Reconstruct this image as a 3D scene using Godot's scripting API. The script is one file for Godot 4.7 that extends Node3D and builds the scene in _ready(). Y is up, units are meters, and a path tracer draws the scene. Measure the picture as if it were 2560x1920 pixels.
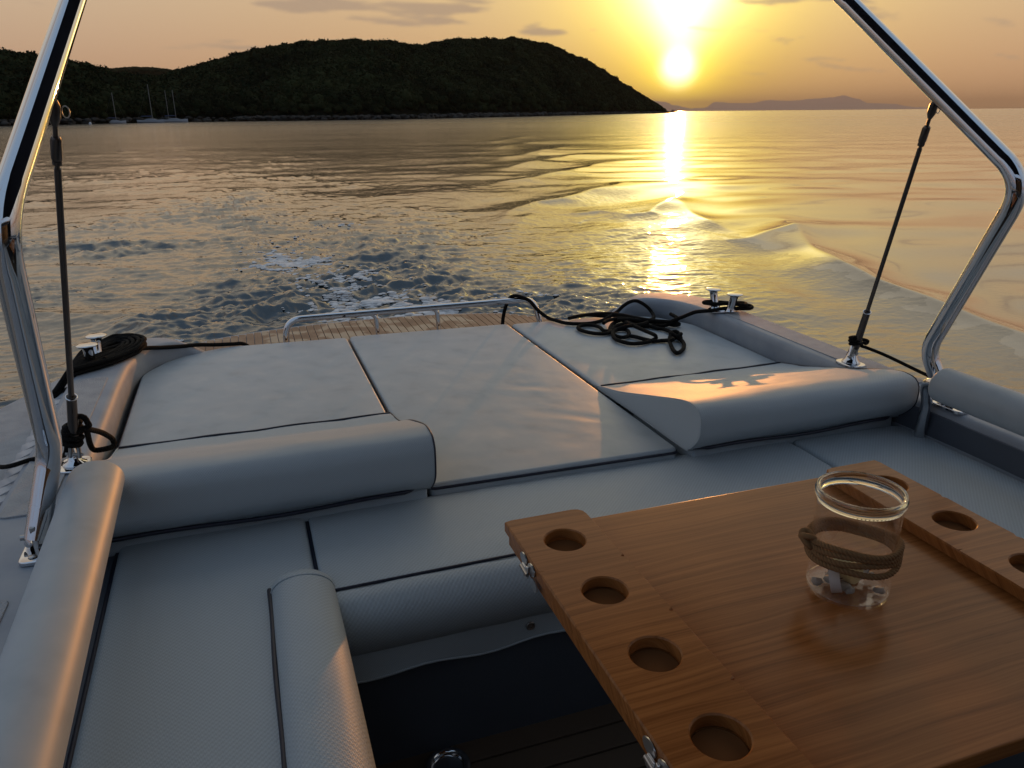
extends Node3D
# Evening on the stern of a motor boat. Metres, y up, sea level at y = 0, the stern looks towards -z.
# Most heights below are written from eye level, which is HC above the sea: V(x, y, z) turns them into world points.
const HC := 2.15
const MID := 0.755          # the boat's centre line

var cache := {}
var rng := RandomNumberGenerator.new()

func V(x: float, y: float, z: float) -> Vector3:
	return Vector3(x, y + HC, z)

# ------------------------------------------------------------------ small helpers
func lin(r: float, g: float, b: float, a := 1.0) -> Color:
	var c := Color(r, g, b).linear_to_srgb()
	c.a = a
	return c

func noise(s: int, freq: float, octaves := 4, kind := FastNoiseLite.FRACTAL_FBM) -> FastNoiseLite:
	var n := FastNoiseLite.new()
	n.noise_type = FastNoiseLite.TYPE_SIMPLEX_SMOOTH
	n.seed = s
	n.frequency = freq
	n.fractal_type = kind
	n.fractal_octaves = octaves
	return n

func thing(called: String, label: String, category: String, at: Vector3, group := "") -> Node3D:
	var o := Node3D.new()
	o.name = numbered(called)
	add_child(o)
	o.position = at
	o.set_meta("label", label)
	o.set_meta("category", category)
	if group:
		o.set_meta("group", group)
	return o

func numbered(called: String) -> String:
	if not has_node(NodePath(called)):
		return called
	var k := 1
	while has_node(NodePath("%s_%03d" % [called, k])):
		k += 1
	return "%s_%03d" % [called, k]

func child_name(parent: Node, called: String) -> String:
	if not parent.has_node(NodePath(called)):
		return called
	var k := 1
	while parent.has_node(NodePath("%s_%03d" % [called, k])):
		k += 1
	return "%s_%03d" % [called, k]

# a mesh in world coordinates becomes a part of a thing, a sub-part of a part, or a piece of the setting
func part(called: String, mesh: Mesh, mat: Material, parent: Node3D = null) -> MeshInstance3D:
	var o := MeshInstance3D.new()
	o.mesh = mesh
	o.material_override = mat
	if parent == null:
		o.name = numbered(called)
		add_child(o)
	else:
		o.name = child_name(parent, called)
		parent.add_child(o, true)
		var off := Vector3.ZERO
		var p: Node = parent
		while p != self:
			off += (p as Node3D).position
			p = p.get_parent()
		o.position = -off
	return o

func structure(called: String, mesh: Mesh, mat: Material) -> MeshInstance3D:
	var o := part(called, mesh, mat)
	o.set_meta("kind", "structure")
	return o

# ------------------------------------------------------------------ meshes
func finish(v: PackedVector3Array, idx: PackedInt32Array, sheet := false, uv := PackedVector2Array(), col := PackedColorArray()) -> ArrayMesh:
	var n := PackedVector3Array()
	n.resize(v.size())
	if not sheet:
		var vol := 0.0
		var c := v[0]
		for i in range(0, idx.size(), 3):
			vol += (v[idx[i]] - c).dot((v[idx[i + 1]] - c).cross(v[idx[i + 2]] - c))
		if vol > 0.0:
			for i in range(0, idx.size(), 3):
				var t := idx[i + 1]
				idx[i + 1] = idx[i + 2]
				idx[i + 2] = t
	for i in range(0, idx.size(), 3):
		var a := v[idx[i]]
		var f := (v[idx[i + 2]] - a).cross(v[idx[i + 1]] - a)
		n[idx[i]] += f
		n[idx[i + 1]] += f
		n[idx[i + 2]] += f
	for i in n.size():
		n[i] = n[i].normalized() if n[i].length_squared() > 1e-20 else Vector3.UP
	var a := []
	a.resize(Mesh.ARRAY_MAX)
	a[Mesh.ARRAY_VERTEX] = v
	a[Mesh.ARRAY_NORMAL] = n
	a[Mesh.ARRAY_INDEX] = idx
	if uv.size():
		a[Mesh.ARRAY_TEX_UV] = uv
	if col.size():
		a[Mesh.ARRAY_COLOR] = col
	var m := ArrayMesh.new()
	m.add_surface_from_arrays(Mesh.PRIMITIVE_TRIANGLES, a)
	return m

# several meshes as one part
func join(meshes: Array) -> ArrayMesh:
	var st := SurfaceTool.new()
	st.begin(Mesh.PRIMITIVE_TRIANGLES)
	for m in meshes:
		st.append_from(m, 0, Transform3D())
	return st.commit()

# closed rings of equal length, one after the other; the ends are closed with a fan
func loft(rings: Array, caps := true, closed_along := false) -> ArrayMesh:
	var v := PackedVector3Array()
	var idx := PackedInt32Array()
	var m: int = rings[0].size()
	var k := rings.size()
	for r in rings:
		v.append_array(r)
	for j in (k if closed_along else k - 1):
		var j2 := (j + 1) % k
		for i in m:
			var i2 := (i + 1) % m
			idx.append_array([j * m + i, j2 * m + i, j * m + i2, j * m + i2, j2 * m + i, j2 * m + i2])
	if caps and not closed_along:
		for e in [0, k - 1]:
			var c := Vector3.ZERO
			var at := v.size()
			for p in rings[e]:
				v.append(p)
				c += p
			v.append(c / m)
			for i in m:
				var i2 := (i + 1) % m
				if e == 0:
					idx.append_array([at + m, at + i, at + i2])
				else:
					idx.append_array([at + m, at + i2, at + i])
	return finish(v, idx)

func curve(p: Array, step := 0.02, closed := false) -> PackedVector3Array:
	var out := PackedVector3Array()
	var n := p.size()
	for i in (n if closed else n - 1):
		var p0: Vector3 = p[(i - 1 + n) % n] if closed or i > 0 else p[i]
		var p1: Vector3 = p[i]
		var p2: Vector3 = p[(i + 1) % n]
		var p3: Vector3 = p[(i + 2) % n] if closed or i + 2 < n else p2
		var k := maxi(1, int(ceil(p1.distance_to(p2) / step)))
		for j in k:
			out.append(p1.cubic_interpolate(p2, p0, p3, float(j) / k))
	if not closed:
		out.append(p[n - 1])
	return out

func xyz_list(a: Array) -> Array:
	var out := []
	for i in range(0, a.size(), 3):
		out.append(V(a[i], a[i + 1], a[i + 2]))
	return out

# straight pieces with rounded bends
func bent(p: Array, r: float, n := 8) -> PackedVector3Array:
	var out := PackedVector3Array([p[0]])
	for i in range(1, p.size() - 1):
		var a: Vector3 = (p[i - 1] - p[i]).normalized()
		var b: Vector3 = (p[i + 1] - p[i]).normalized()
		var half := a.angle_to(b) / 2.0
		var d: float = minf(r / tan(half), 0.48 * minf(p[i].distance_to(p[i - 1]), p[i].distance_to(p[i + 1])))
		var s: Vector3 = p[i] + a * d
		var e: Vector3 = p[i] + b * d
		for k in n + 1:
			var t := float(k) / n
			out.append(s.lerp(p[i], t).lerp(p[i].lerp(e, t), t))
	out.append(p[p.size() - 1])
	return out

func tube(path: PackedVector3Array, r: float, sides := 12, closed := false, radii := PackedFloat32Array(), squash := Vector2.ONE) -> ArrayMesh:
	var n := path.size()
	var rings := []
	var up := Vector3.UP
	var last := Vector3.ZERO
	for i in n:
		var t: Vector3 = (path[(i + 1) % n] - path[(i - 1 + n) % n]) if closed else (path[mini(i + 1, n - 1)] - path[maxi(i - 1, 0)])
		t = t.normalized()
		if i == 0:
			up = Vector3.UP if absf(t.y) < 0.9 else Vector3.RIGHT
		else:
			up = Quaternion(last, t) * up if last.dot(t) > -0.999 else up
		up = (up - t * up.dot(t)).normalized()
		last = t
		var side := t.cross(up)
		var rr: float = radii[i] if radii.size() else r
		var ring := PackedVector3Array()
		for k in sides:
			var a := TAU * k / sides
			ring.append(path[i] + (side * cos(a) * squash.x + up * sin(a) * squash.y) * rr)
		rings.append(ring)
	return loft(rings, not closed, closed)

func lathe(c: Vector3, prof: Array, sides := 24, axis := Vector3.UP, ring_shaped := false) -> ArrayMesh:
	var q := Quaternion(Vector3.UP, axis.normalized()) if axis.normalized().dot(Vector3.UP) > -0.999 else Quaternion(Vector3.RIGHT, PI)
	var rings := []
	for p in prof:
		var ring := PackedVector3Array()
		for k in sides:
			var a := TAU * k / sides
			ring.append(c + q * Vector3(p[0] * cos(a), p[1], p[0] * sin(a)))
		rings.append(ring)
	return loft(rings, not ring_shaped, ring_shaped)

# [x, z, corner radius] -> dense closed outline
func outline(p: Array, step := 0.04) -> PackedVector2Array:
	var corners := []
	var n := p.size()
	for i in n:
		var c := Vector2(p[i][0], p[i][1])
		var a := (Vector2(p[(i - 1 + n) % n][0], p[(i - 1 + n) % n][1]) - c)
		var b := (Vector2(p[(i + 1) % n][0], p[(i + 1) % n][1]) - c)
		var half := absf(a.angle_to(b)) / 2.0
		var r: float = p[i][2]
		var d := minf(r / maxf(tan(half), 0.05), 0.48 * minf(a.length(), b.length()))
		var s := c + a.normalized() * d
		var e := c + b.normalized() * d
		var arc := PackedVector2Array()
		var k := 8 if r > 0.002 else 1
		for j in k + 1:
			var t := float(j) / k
			arc.append(s.lerp(c, t).lerp(c.lerp(e, t), t))
		corners.append(arc)
	var out := PackedVector2Array()
	for i in n:
		out.append_array(corners[i])
		var s: Vector2 = corners[i][corners[i].size() - 1]
		var e: Vector2 = corners[(i + 1) % n][0]
		var k := int(floor(s.distance_to(e) / step))
		for j in range(1, k):
			out.append(s.lerp(e, float(j) / k))
	var clean := PackedVector2Array()
	for q in out:
		if clean.is_empty() or q.distance_to(clean[clean.size() - 1]) > 0.0008:
			clean.append(q)
	if clean[0].distance_to(clean[clean.size() - 1]) < 0.0008:
		clean.remove_at(clean.size() - 1)
	return clean

func inset(o: PackedVector2Array, d: float) -> PackedVector2Array:
	var n := o.size()
	var sgn := 1.0 if area(o) > 0.0 else -1.0
	var out := PackedVector2Array()
	for i in n:
		var a := (o[i] - o[(i - 1 + n) % n]).normalized()
		var b := (o[(i + 1) % n] - o[i]).normalized()
		var na := Vector2(-a.y, a.x) * sgn
		var nb := Vector2(-b.y, b.x) * sgn
		var m := (na + nb).normalized()
		out.append(o[i] + m * d / maxf(m.dot(na), 0.5))
	return out

func area(o: PackedVector2Array) -> float:
	var s := 0.0
	for i in o.size():
		s += o[i].cross(o[(i + 1) % o.size()])
	return s / 2.0

# a slab with a plan outline, rounded upper edge (radius r) and an optionally puffed, uneven top
func pad(o: PackedVector2Array, y0: float, y1: float, r: float, puff := 0.0, wave: FastNoiseLite = null, amp := 0.0, rings_in := 14, lower_round := false) -> ArrayMesh:
	var layers := []
	var steps := 5
	if lower_round:
		for j in steps:
			var t := PI / 2.0 * j / steps
			layers.append([r * (1.0 - sin(t)), y0 + r * (1.0 - cos(t)), 0.0])
	else:
		layers.append([0.0, y0, 0.0])
	for j in steps + 1:
		var t := PI / 2.0 * j / steps
		layers.append([r * (1.0 - cos(t)), y1 - r + r * sin(t), 0.0])
	var rings := []
	for l in layers:
		var ring := PackedVector3Array()
		for q in inset(o, l[0]):
			ring.append(V(q.x, l[1], q.y))
		rings.append(ring)
	var base := inset(o, r)
	var c := Vector2.ZERO
	for q in base:
		c += q
	c /= base.size()
	for k in range(1, rings_in):
		var s := 1.0 - float(k) / rings_in
		var ring := PackedVector3Array()
		for q in base:
			var w := c + (q - c) * s
			var y := y1 + puff * (1.0 - pow(s, 6.0))
			if wave:
				y += (amp * wave.get_noise_2d(w.x, w.y) + (dent(w.x, w.y) if rings_in > 24 else 0.0)) * (1.0 - pow(s, 8.0))
			ring.append(V(w.x, y, w.y))
		rings.append(ring)
	return loft(rings)

# places where the pads have been sat in: [x, z, length, breadth, depth, turn]
const DENTS := [[.86, -2.72, .20, .05, .005, .3], [.93, -2.50, .07, .03, .005, -.4], [.80, -2.95, .13, .03, .003, .9], [.66, -2.35, .25, .03, .0025, .5], [1.0, -2.15, .16, .025, .0025, -.6], [.58, -3.1, .14, .02, .002, .1], [-.05, -3.1, .12, .05, .003, .2], [.1, -2.75, .3, .03, .002, .15], [1.5, -2.6, .22, .03, .002, -.2], [1.75, -2.75, .10, .02, .002, .5], [.60, -1.98, .18, .02, .002, 0.0], [.98, -2.0, .12, .015, .002, .2]]

func dent(x: float, z: float) -> float:
	var y := 0.0
	for d in DENTS:
		var p := Vector2(x - d[0], z - d[1])
		if p.length() < d[2] * 3.0:
			p = p.rotated(d[5])
			y -= 0.45 * d[4] * exp(-pow(p.x / d[2], 2.0) - pow(p.y / d[3], 2.0)) - 0.22 * d[4] * exp(-pow(p.x / d[2], 2.0) - pow((p.y - d[3] * 1.8) / d[3], 2.0))
	return y

func box(x0: float, x1: float, y0: float, y1: float, z0: float, z1: float, r := 0.004) -> ArrayMesh:
	return pad(outline([[x0, z0, r], [x1, z0, r], [x1, z1, r], [x0, z1, r]], 0.5), y0, y1, r, 0.0, null, 0.0, 2)

# a closed profile swept along x or z, the ends rounded over
func sweep(prof: PackedVector2Array, a0: float, a1: float, r0: float, r1: float, along_x: bool, step := 0.03, wave: FastNoiseLite = null, amp := 0.0, skew := 0.0) -> ArrayMesh:
	var at := []
	for j in 6:
		var t := PI / 2.0 * (1.0 - j / 5.0)
		at.append([a0 + r0 - r0 * sin(t), r0 * (1.0 - cos(t))])
	var k := int((a1 - a0 - r0 - r1) / step)
	for j in range(1, k):
		at.append([lerpf(a0 + r0, a1 - r1, float(j) / k), 0.0])
	for j in 6:
		var t := PI / 2.0 * j / 5.0
		at.append([a1 - r1 + r1 * sin(t), r1 * (1.0 - cos(t))])
	# ends: inset by r (1 - cos) of the way round
	var rings := []
	for e in at:
		var ring := PackedVector3Array()
		for q in inset(prof, e[1]):
			var p := V(e[0], q.y, q.x) if along_x else V(q.x + skew * (e[0] - a0), q.y, e[0])
			if wave:
				var f := amp * wave.get_noise_3dv(p)
				p += Vector3(0.0, f, 0.0)
			ring.append(p)
		rings.append(ring)
	return loft(rings)

func smooth_profile(p: Array, step := 0.012) -> PackedVector2Array:
	var a := []
	for q in p:
		a.append(Vector3(q[0], q[1], 0.0))
	var out := PackedVector2Array()
	for q in curve(a, step, true):
		out.append(Vector2(q.x, q.y))
	return out

# ------------------------------------------------------------------ textures and materials
func normal_image(size: int, f: Callable, strength: float) -> ImageTexture:
	var im := Image.create_empty(size, size, false, Image.FORMAT_RGBA8)
	for y in size:
		for x in size:
			var h: float = clampf(f.call(float(x) / size, float(y) / size), 0.0, 1.0)
			im.set_pixel(x, y, Color(h, h, h))
	im.bump_map_to_normal_map(strength)
	return ImageTexture.create_from_image(im)

func noise_normal(s: int, freq: float, octaves: int, strength: float, size := 512) -> NoiseTexture2D:
	var t := NoiseTexture2D.new()
	t.width = size
	t.height = size
	t.seamless = true
	t.as_normal_map = true
	t.bump_strength = strength
	t.noise = noise(s, freq, octaves)
	return t

func noise_color(s: int, freq: float, octaves: int, stops: Array, size := 512) -> NoiseTexture2D:
	var t := NoiseTexture2D.new()
	t.width = size
	t.height = size
	t.seamless = true
	t.noise = noise(s, freq, octaves)
	var g := Gradient.new()
	g.offsets = PackedFloat32Array()
	var off := PackedFloat32Array()
	var col := PackedColorArray()
	for k in stops:
		off.append(k[0])
		col.append(k[1])
	g.offsets = off
	g.colors = col
	t.color_ramp = g
	return t

func plain(called: String, c: Color, rough: float, metal := 0.0, spec := 0.5) -> StandardMaterial3D:
	var m := StandardMaterial3D.new()
	m.resource_name = called
	m.albedo_color = c
	m.roughness = rough
	m.metallic = metal
	m.metallic_specular = spec
	return m

func tri(m: StandardMaterial3D, scale: float) -> StandardMaterial3D:
	m.uv1_triplanar = true
	m.uv1_world_triplanar = true
	m.uv1_scale = Vector3.ONE * scale
	m.uv1_triplanar_sharpness = 6.0
	return m

var M := {}

func make_materials() -> void:
	var weave := normal_image(128, func(u: float, v: float) -> float:
		var a := sin((u + v) * TAU * 4.0)
		var b := sin((u - v) * TAU * 4.0)
		return 0.5 + 0.25 * a * absf(b) + 0.2 * b * (1.0 - absf(a)), 3.0)
	var tint := Image.create_empty(128, 128, false, Image.FORMAT_RGB8)
	for y in 128:
		for x in 128:
			var a := sin((x + y) / 128.0 * TAU * 4.0)
			var b := sin((x - y) / 128.0 * TAU * 4.0)
			var k := 0.90 + 0.10 * clampf(0.5 + 0.5 * a * absf(b) + 0.4 * b * (1.0 - absf(a)), 0.0, 1.0)
			tint.set_pixel(x, y, Color(k, k, k))
	var seat := plain("woven_vinyl", Color.WHITE, 0.5, 0.0, 0.45)
	seat.normal_enabled = true
	seat.normal_texture = weave
	seat.normal_scale = 1.1
	seat.albedo_texture = noise_color(11, 0.006, 4, [[0.0, lin(.50, .50, .51)], [0.5, lin(.56, .56, .57)], [1.0, lin(.60, .595, .59)]])
	M.seat = tri(seat, 1.0 / 0.044)
	# the cloth's soiling has to be much coarser than its weave
	seat.albedo_texture = ImageTexture.create_from_image(tint)
	seat.albedo_color = lin(.445, .505, .545)
	var fine := plain("smooth_vinyl", Color.WHITE, 0.46, 0.0, 0.45)
	fine.albedo_texture = noise_color(12, 0.01, 5, [[0.0, lin(.31, .355, .39)], [0.35, lin(.36, .41, .445)], [0.7, lin(.385, .43, .46)], [1.0, lin(.43, .47, .49)]])
	fine.normal_enabled = true
	fine.normal_texture = noise_normal(13, 0.012, 3, 5.0)
	fine.normal_scale = 0.05
	M.fine = tri(fine, 1.0 / 0.9)
	M.piping = plain("navy_piping", lin(.012, .014, .03), 0.45)
	var gel := plain("gelcoat", Color.WHITE, 0.58)
	gel.albedo_texture = noise_color(14, 0.012, 5, [[0.0, lin(.22, .25, .295)], [0.5, lin(.27, .30, .34)], [1.0, lin(.33, .35, .375)]])
	gel.normal_enabled = true
	gel.normal_texture = noise_normal(15, 0.03, 4, 1.5)
	gel.normal_scale = 0.2
	M.gel = tri(gel, 1.0 / 1.3)
	var skid := plain("grey_deck", Color.WHITE, 0.7)
	skid.albedo_texture = noise_color(16, 0.02, 5, [[0.0, lin(.27, .28, .295)], [0.5, lin(.32, .33, .345)], [1.0, lin(.37, .375, .38)]])
	skid.normal_enabled = true
	skid.normal_texture = noise_normal(17, 0.25, 3, 4.0)
	skid.normal_scale = 0.4
	M.skid = tri(skid, 1.0 / 0.8)
	M.navy = plain("navy_panel", lin(.075, .09, .115), 0.55)
	M.liner = plain("slate_liner", lin(.07, .082, .105), 0.5)
	M.white = plain("white_plastic", lin(.42, .43, .45), 0.4)
	M.hull = plain("yacht_hull", lin(.17, .18, .20), 0.4)
	M.dark = plain("dark_plastic", lin(.02, .02, .022), 0.5)
	var chrome := plain("polished_steel", lin(.62, .62, .635), 0.09, 1.0)
	chrome.roughness_texture = noise_color(18, 0.015, 5, [[0.0, Color(.35, .35, .35)], [0.6, Color(.55, .55, .55)], [1.0, Color(1, 1, 1)]])
	chrome.roughness = 0.075
	M.chrome = tri(chrome, 1.0 / 0.5)
	var worn := plain("worn_steel", lin(.42, .40, .38), 0.35, 1.0)
	worn.normal_enabled = true
	worn.normal_texture = noise_normal(19, 0.1, 3, 2.0)
	worn.normal_scale = 0.3
	M.hinge = plain("hinge_steel", lin(.62, .62, .62), 0.3, 0.9)
	M.steel = tri(worn, 1.0 / 0.15)
	var braid := normal_image(64, func(u: float, v: float) -> float: return 0.5 + 0.25 * sin((u * 2.0 + v) * TAU * 2.0) + 0.25 * sin((u * 2.0 - v) * TAU * 2.0), 4.0)
	var rope := plain("black_rope", lin(.008, .0075, .007), 0.85, 0.0, 0.25)
	rope.normal_enabled = true
	rope.normal_texture = braid
	rope.normal_scale = 0.8
	M.rope = tri(rope, 1.0 / 0.03)
	var jute := plain("jute", lin(.23, .125, .052), 0.95)
	jute.normal_enabled = true
	jute.normal_texture = noise_normal(20, 0.2, 3, 5.0)
	jute.normal_scale = 0.35
	M.jute = tri(jute, 1.0 / 0.05)
	M.wood = wood("varnished_teak", 21, [.20, .060, .014], [.41, .165, .050], 0.24)
	M.wood_edge = plain("teak_edge", lin(.20, .08, .032), 0.45)
	M.pane = plain("clear_pane", Color(.80, .84, .80, 0.012), 0.02)
	M.pane.transparency = BaseMaterial3D.TRANSPARENCY_ALPHA
	M.pane.metallic_specular = 0.5
	M.glass = plain("clear_glass", Color(1, 1, 1, 0.0), 0.02)
	M.glass.refraction_enabled = true
	M.glass.refraction_scale = 0.05
	M.glass.albedo_color = Color(0.97, 0.98, 0.96, 0.0)

func wood(called: String, s: int, a: Array, b: Array, rough: float) -> StandardMaterial3D:
	var w := 1024
	var h := 1024
	var im := Image.create_empty(w, h, false, Image.FORMAT_RGB8)
	var bands := noise(s, 1.0, 2)
	var grain := noise(s + 1, 1.0, 3)
	var pores := noise(s + 2, 1.0, 2)
	var tone := noise(s + 3, 1.0, 3)
	for y in h:
		for x in w:
			var u := float(x) / w
			var v := float(y) / h
			var board := floorf(v * 9.0 + 0.03 * sin(u * 3.0) * 0.0)
			var bend := 0.012 * tone.get_noise_2d(u * 1.4 + board * 7.0, v * 2.0)
			var g := bands.get_noise_2d(u * 0.8 + board * 13.0, (v + bend) * 74.0)
			var f := grain.get_noise_2d(u * 3.0, (v + bend) * 240.0)
			var p := pores.get_noise_2d(u * 16.0, (v + bend) * 330.0)
			var t := 0.56 + 0.28 * g + 0.24 * f + 0.16 * tone.get_noise_2d(u * 3.0 + 9.0, v * 3.0) + 0.05 * sin(board * 12.9)
			t -= 0.5 * maxf(0.0, p - 0.34) * smoothstep(-0.2, 0.4, tone.get_noise_2d(u * 2.0 - 5.0, v * 5.0))
			t = clampf(t, 0.0, 1.0)
			im.set_pixel(x, y, lin(lerpf(a[0] * 0.55, b[0], t), lerpf(a[1] * 0.5, b[1], t), lerpf(a[2] * 0.45, b[2], t)))
	var m := plain(called, Color.WHITE, rough)
	m.albedo_texture = ImageTexture.create_from_image(im)
	m.metallic_specular = 0.30
	return m

# ------------------------------------------------------------------ the sky
const SUN_AZ := 30.5
const SUN_EL := 2.7

func sky_image() -> Image:
	var w := 3072
	var h := 1536
	var px := PackedFloat32Array()
	px.resize(w * h * 4)
	var n1 := noise(31, 1.0, 5)
	var n2 := noise(32, 1.0, 4)
	var sun := Vector3(sin(deg_to_rad(SUN_AZ)) * cos(deg_to_rad(SUN_EL)), sin(deg_to_rad(SUN_EL)), -cos(deg_to_rad(SUN_AZ)) * cos(deg_to_rad(SUN_EL)))
	var block := 4
	for by in range(0, h, block):
		var el := 90.0 - 180.0 * (by + 2.0) / h
		for bx in range(0, w, block):
			var az := 360.0 * (bx + 2.0) / w
			var off := absf(wrapf(az - SUN_AZ, -180.0, 180.0))
			var step := 1 if el > -1.0 and el < 13.0 and off < 62.0 else block
			for y in range(by, by + block, step):
				for x in range(bx, bx + block, step):
					var mid := (step - 1) * 0.5 + 0.5
					var c := sky_at(deg_to_rad(90.0 - 180.0 * (y + mid) / h), TAU * (x + mid) / w, sun, n1, n2)
					for yy in range(y, y + step):
						for xx in range(x, x + step):
							var i := (yy * w + xx) * 4
							px[i] = c.x
							px[i + 1] = c.y
							px[i + 2] = c.z
							px[i + 3] = 1.0
	return Image.create_from_data(w, h, false, Image.FORMAT_RGBAF, px.to_byte_array())

func sky_at(el: float, az: float, sun: Vector3, n1: FastNoiseLite, n2: FastNoiseLite) -> Vector3:
	if el < 0.0:
		return Vector3(.10, .095, .09)
	var d := Vector3(sin(az) * cos(el), sin(el), -cos(az) * cos(el))
	var cosine := clampf(d.dot(sun), -1.0, 1.0)
	var theta := rad_to_deg(acos(cosine))
	var e := rad_to_deg(el)
	var da := wrapf(rad_to_deg(az) - SUN_AZ, -180.0, 180.0)
	var front := pow(0.5 + 0.5 * cos(deg_to_rad(da)), 1.5)
	var low := Vector3(.21, .29, .41).lerp(Vector3(.66, .37, .19), front)
	var mid := Vector3(.26, .35, .49).lerp(Vector3(.72, .51, .285), front)
	var top := Vector3(.27, .38, .53)
	var c := low.lerp(mid, smoothstep(0.0, 9.0, e))
	c = c.lerp(Vector3(.27, .37, .51).lerp(Vector3(.79, .70, .55), front), smoothstep(8.0, 24.0, e))
	c = c.lerp(top, smoothstep(28.0, 70.0, e))
	c += Vector3(.42, .33, .05) * exp(-pow(da / 13.0, 2.0) - pow((e - 11.0) / 8.0, 2.0))
	# light scattered forward round the sun
	c += Vector3(.24, .13, .0) * exp(-theta / 8.0)
	c.z *= 1.0 - 0.72 * exp(-pow(theta / 6.0, 1.5))
	c += Vector3(.42, .32, .0) * exp(-pow(theta / 3.6, 2.0))
	c += Vector3(.75, .62, .05) * exp(-pow(theta / 1.9, 2.0))
	c += Vector3(1.7, 1.6, 1.3) * exp(-pow(theta / 1.14, 3.4))
	# a thin veil above the sun that glows
	c += Vector3(1.4, 1.3, 1.05) * exp(-pow(da / 3.3, 2.0) - pow((e - 8.8) / 3.7, 2.0))
	c += Vector3(.80, .68, .05) * exp(-pow(da / 5.8, 2.0) - pow((e - 8.0) / 4.0, 2.0))
	c += Vector3(1.05, .97, .80) * exp(-pow(da / (0.9 + 0.33 * maxf(0.0, e - 3.0)), 2.0)) * smoothstep(1.8, 3.2, e) * smoothstep(11.0, 5.5, e)
	# streaky clouds
	if e < 75.0:
		var k := 1.0 / (sin(el) + 0.13)
		var p := Vector2(d.x, d.z) * k
		var f := n1.get_noise_2d(p.x * 0.42 + 3.0, p.y * 1.25 + 1.0) * 0.7 + n2.get_noise_2d(p.x * 1.5, p.y * 3.6) * 0.55
		var cover := smoothstep(0.08, 0.36, f + cloud_bias(da + SUN_AZ, e)) * smoothstep(0.6, 4.0, e)
		var grey := Vector3(.25, .25, .30).lerp(Vector3(.47, .34, .235), front)
		c = c.lerp(grey + Vector3(.10, .07, .0) * exp(-theta / 6.0), 0.85 * cover / (1.0 + 1.5 * exp(-pow(theta / 4.5, 2.0))))
	c.z = maxf(c.z, 0.03)
	return c

func cloud_bias(az: float, e: float) -> float:
	var b := -0.22
	for k in [[22.0, 5.1, 2.2, .42, .62], [25.0, 5.35, 1.1, .28, .5], [23.8, 4.6, .7, .16, .42], [6.5, 6.9, 6.0, .7, .5], [17.0, 6.9, 3.6, .5, .5], [37.5, 6.62, 3.0, .22, .55], [26.0, 2.85, 1.2, .3, .42], [14.7, 6.4, 2.5, .3, .3], [20.5, 5.5, 1.0, .3, .35]]:
		b += k[4] * exp(-pow((az - k[0]) / k[2], 2.0) - pow((e - k[1]) / k[3], 2.0))
	if e > 8.5:
		b += 0.16
	return b

func make_light() -> void:
	var P := deg_to_rad(19.41)
	var W := deg_to_rad(19.0)
	var T := deg_to_rad(0.5)
	var f := Vector3(sin(W) * cos(P), -sin(P), -cos(W) * cos(P))
	var r := Vector3(cos(W), 0.0, sin(W))
	var u := r.cross(f)
	var cam := Camera3D.new()
	cam.name = "camera"
	add_child(cam)
	cam.transform = Transform3D(Basis(cos(T) * r - sin(T) * u, cos(T) * u + sin(T) * r, -f), Vector3(0, HC, 0))
	cam.fov = rad_to_deg(2.0 * atan(960.0 / 1925.8))
	cam.near = 0.05
	cam.far = 400000.0
	cam.current = true
	var env := Environment.new()
	env.background_mode = Environment.BG_SKY
	env.sky = Sky.new()
	var pm := PanoramaSkyMaterial.new()
	pm.panorama = ImageTexture.create_from_image(sky_image())
	env.sky.sky_material = pm
	env.tonemap_mode = Environment.TONE_MAPPER_LINEAR
	env.tonemap_exposure = 1.0
	env.sdfgi_enabled = true
	env.ssao_enabled = true
	env.ssil_enabled = true
	env.fog_enabled = true
	env.fog_density = 0.00002
	env.fog_light_color = Color(1.0, 0.84, 0.66)
	var we := WorldEnvironment.new()
	we.name = "surroundings"
	we.environment = env
	add_child(we)
	var sun := DirectionalLight3D.new()
	sun.name = "sun"
	sun.light_color = Color(0.90, 0.58, 0.29)
	sun.light_energy = 0.62
	sun.light_angular_distance = 0.6
	sun.shadow_enabled = true
	add_child(sun)
	sun.rotation_degrees = Vector3(-SUN_EL - 0.4, 180.0 - SUN_AZ, 0.0)

# ------------------------------------------------------------------ the sea
var w_rip: FastNoiseLite
var w_low: FastNoiseLite
var w_mid: FastNoiseLite
var w_chop: FastNoiseLite
var w_fine: FastNoiseLite
var w_boil: FastNoiseLite

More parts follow.
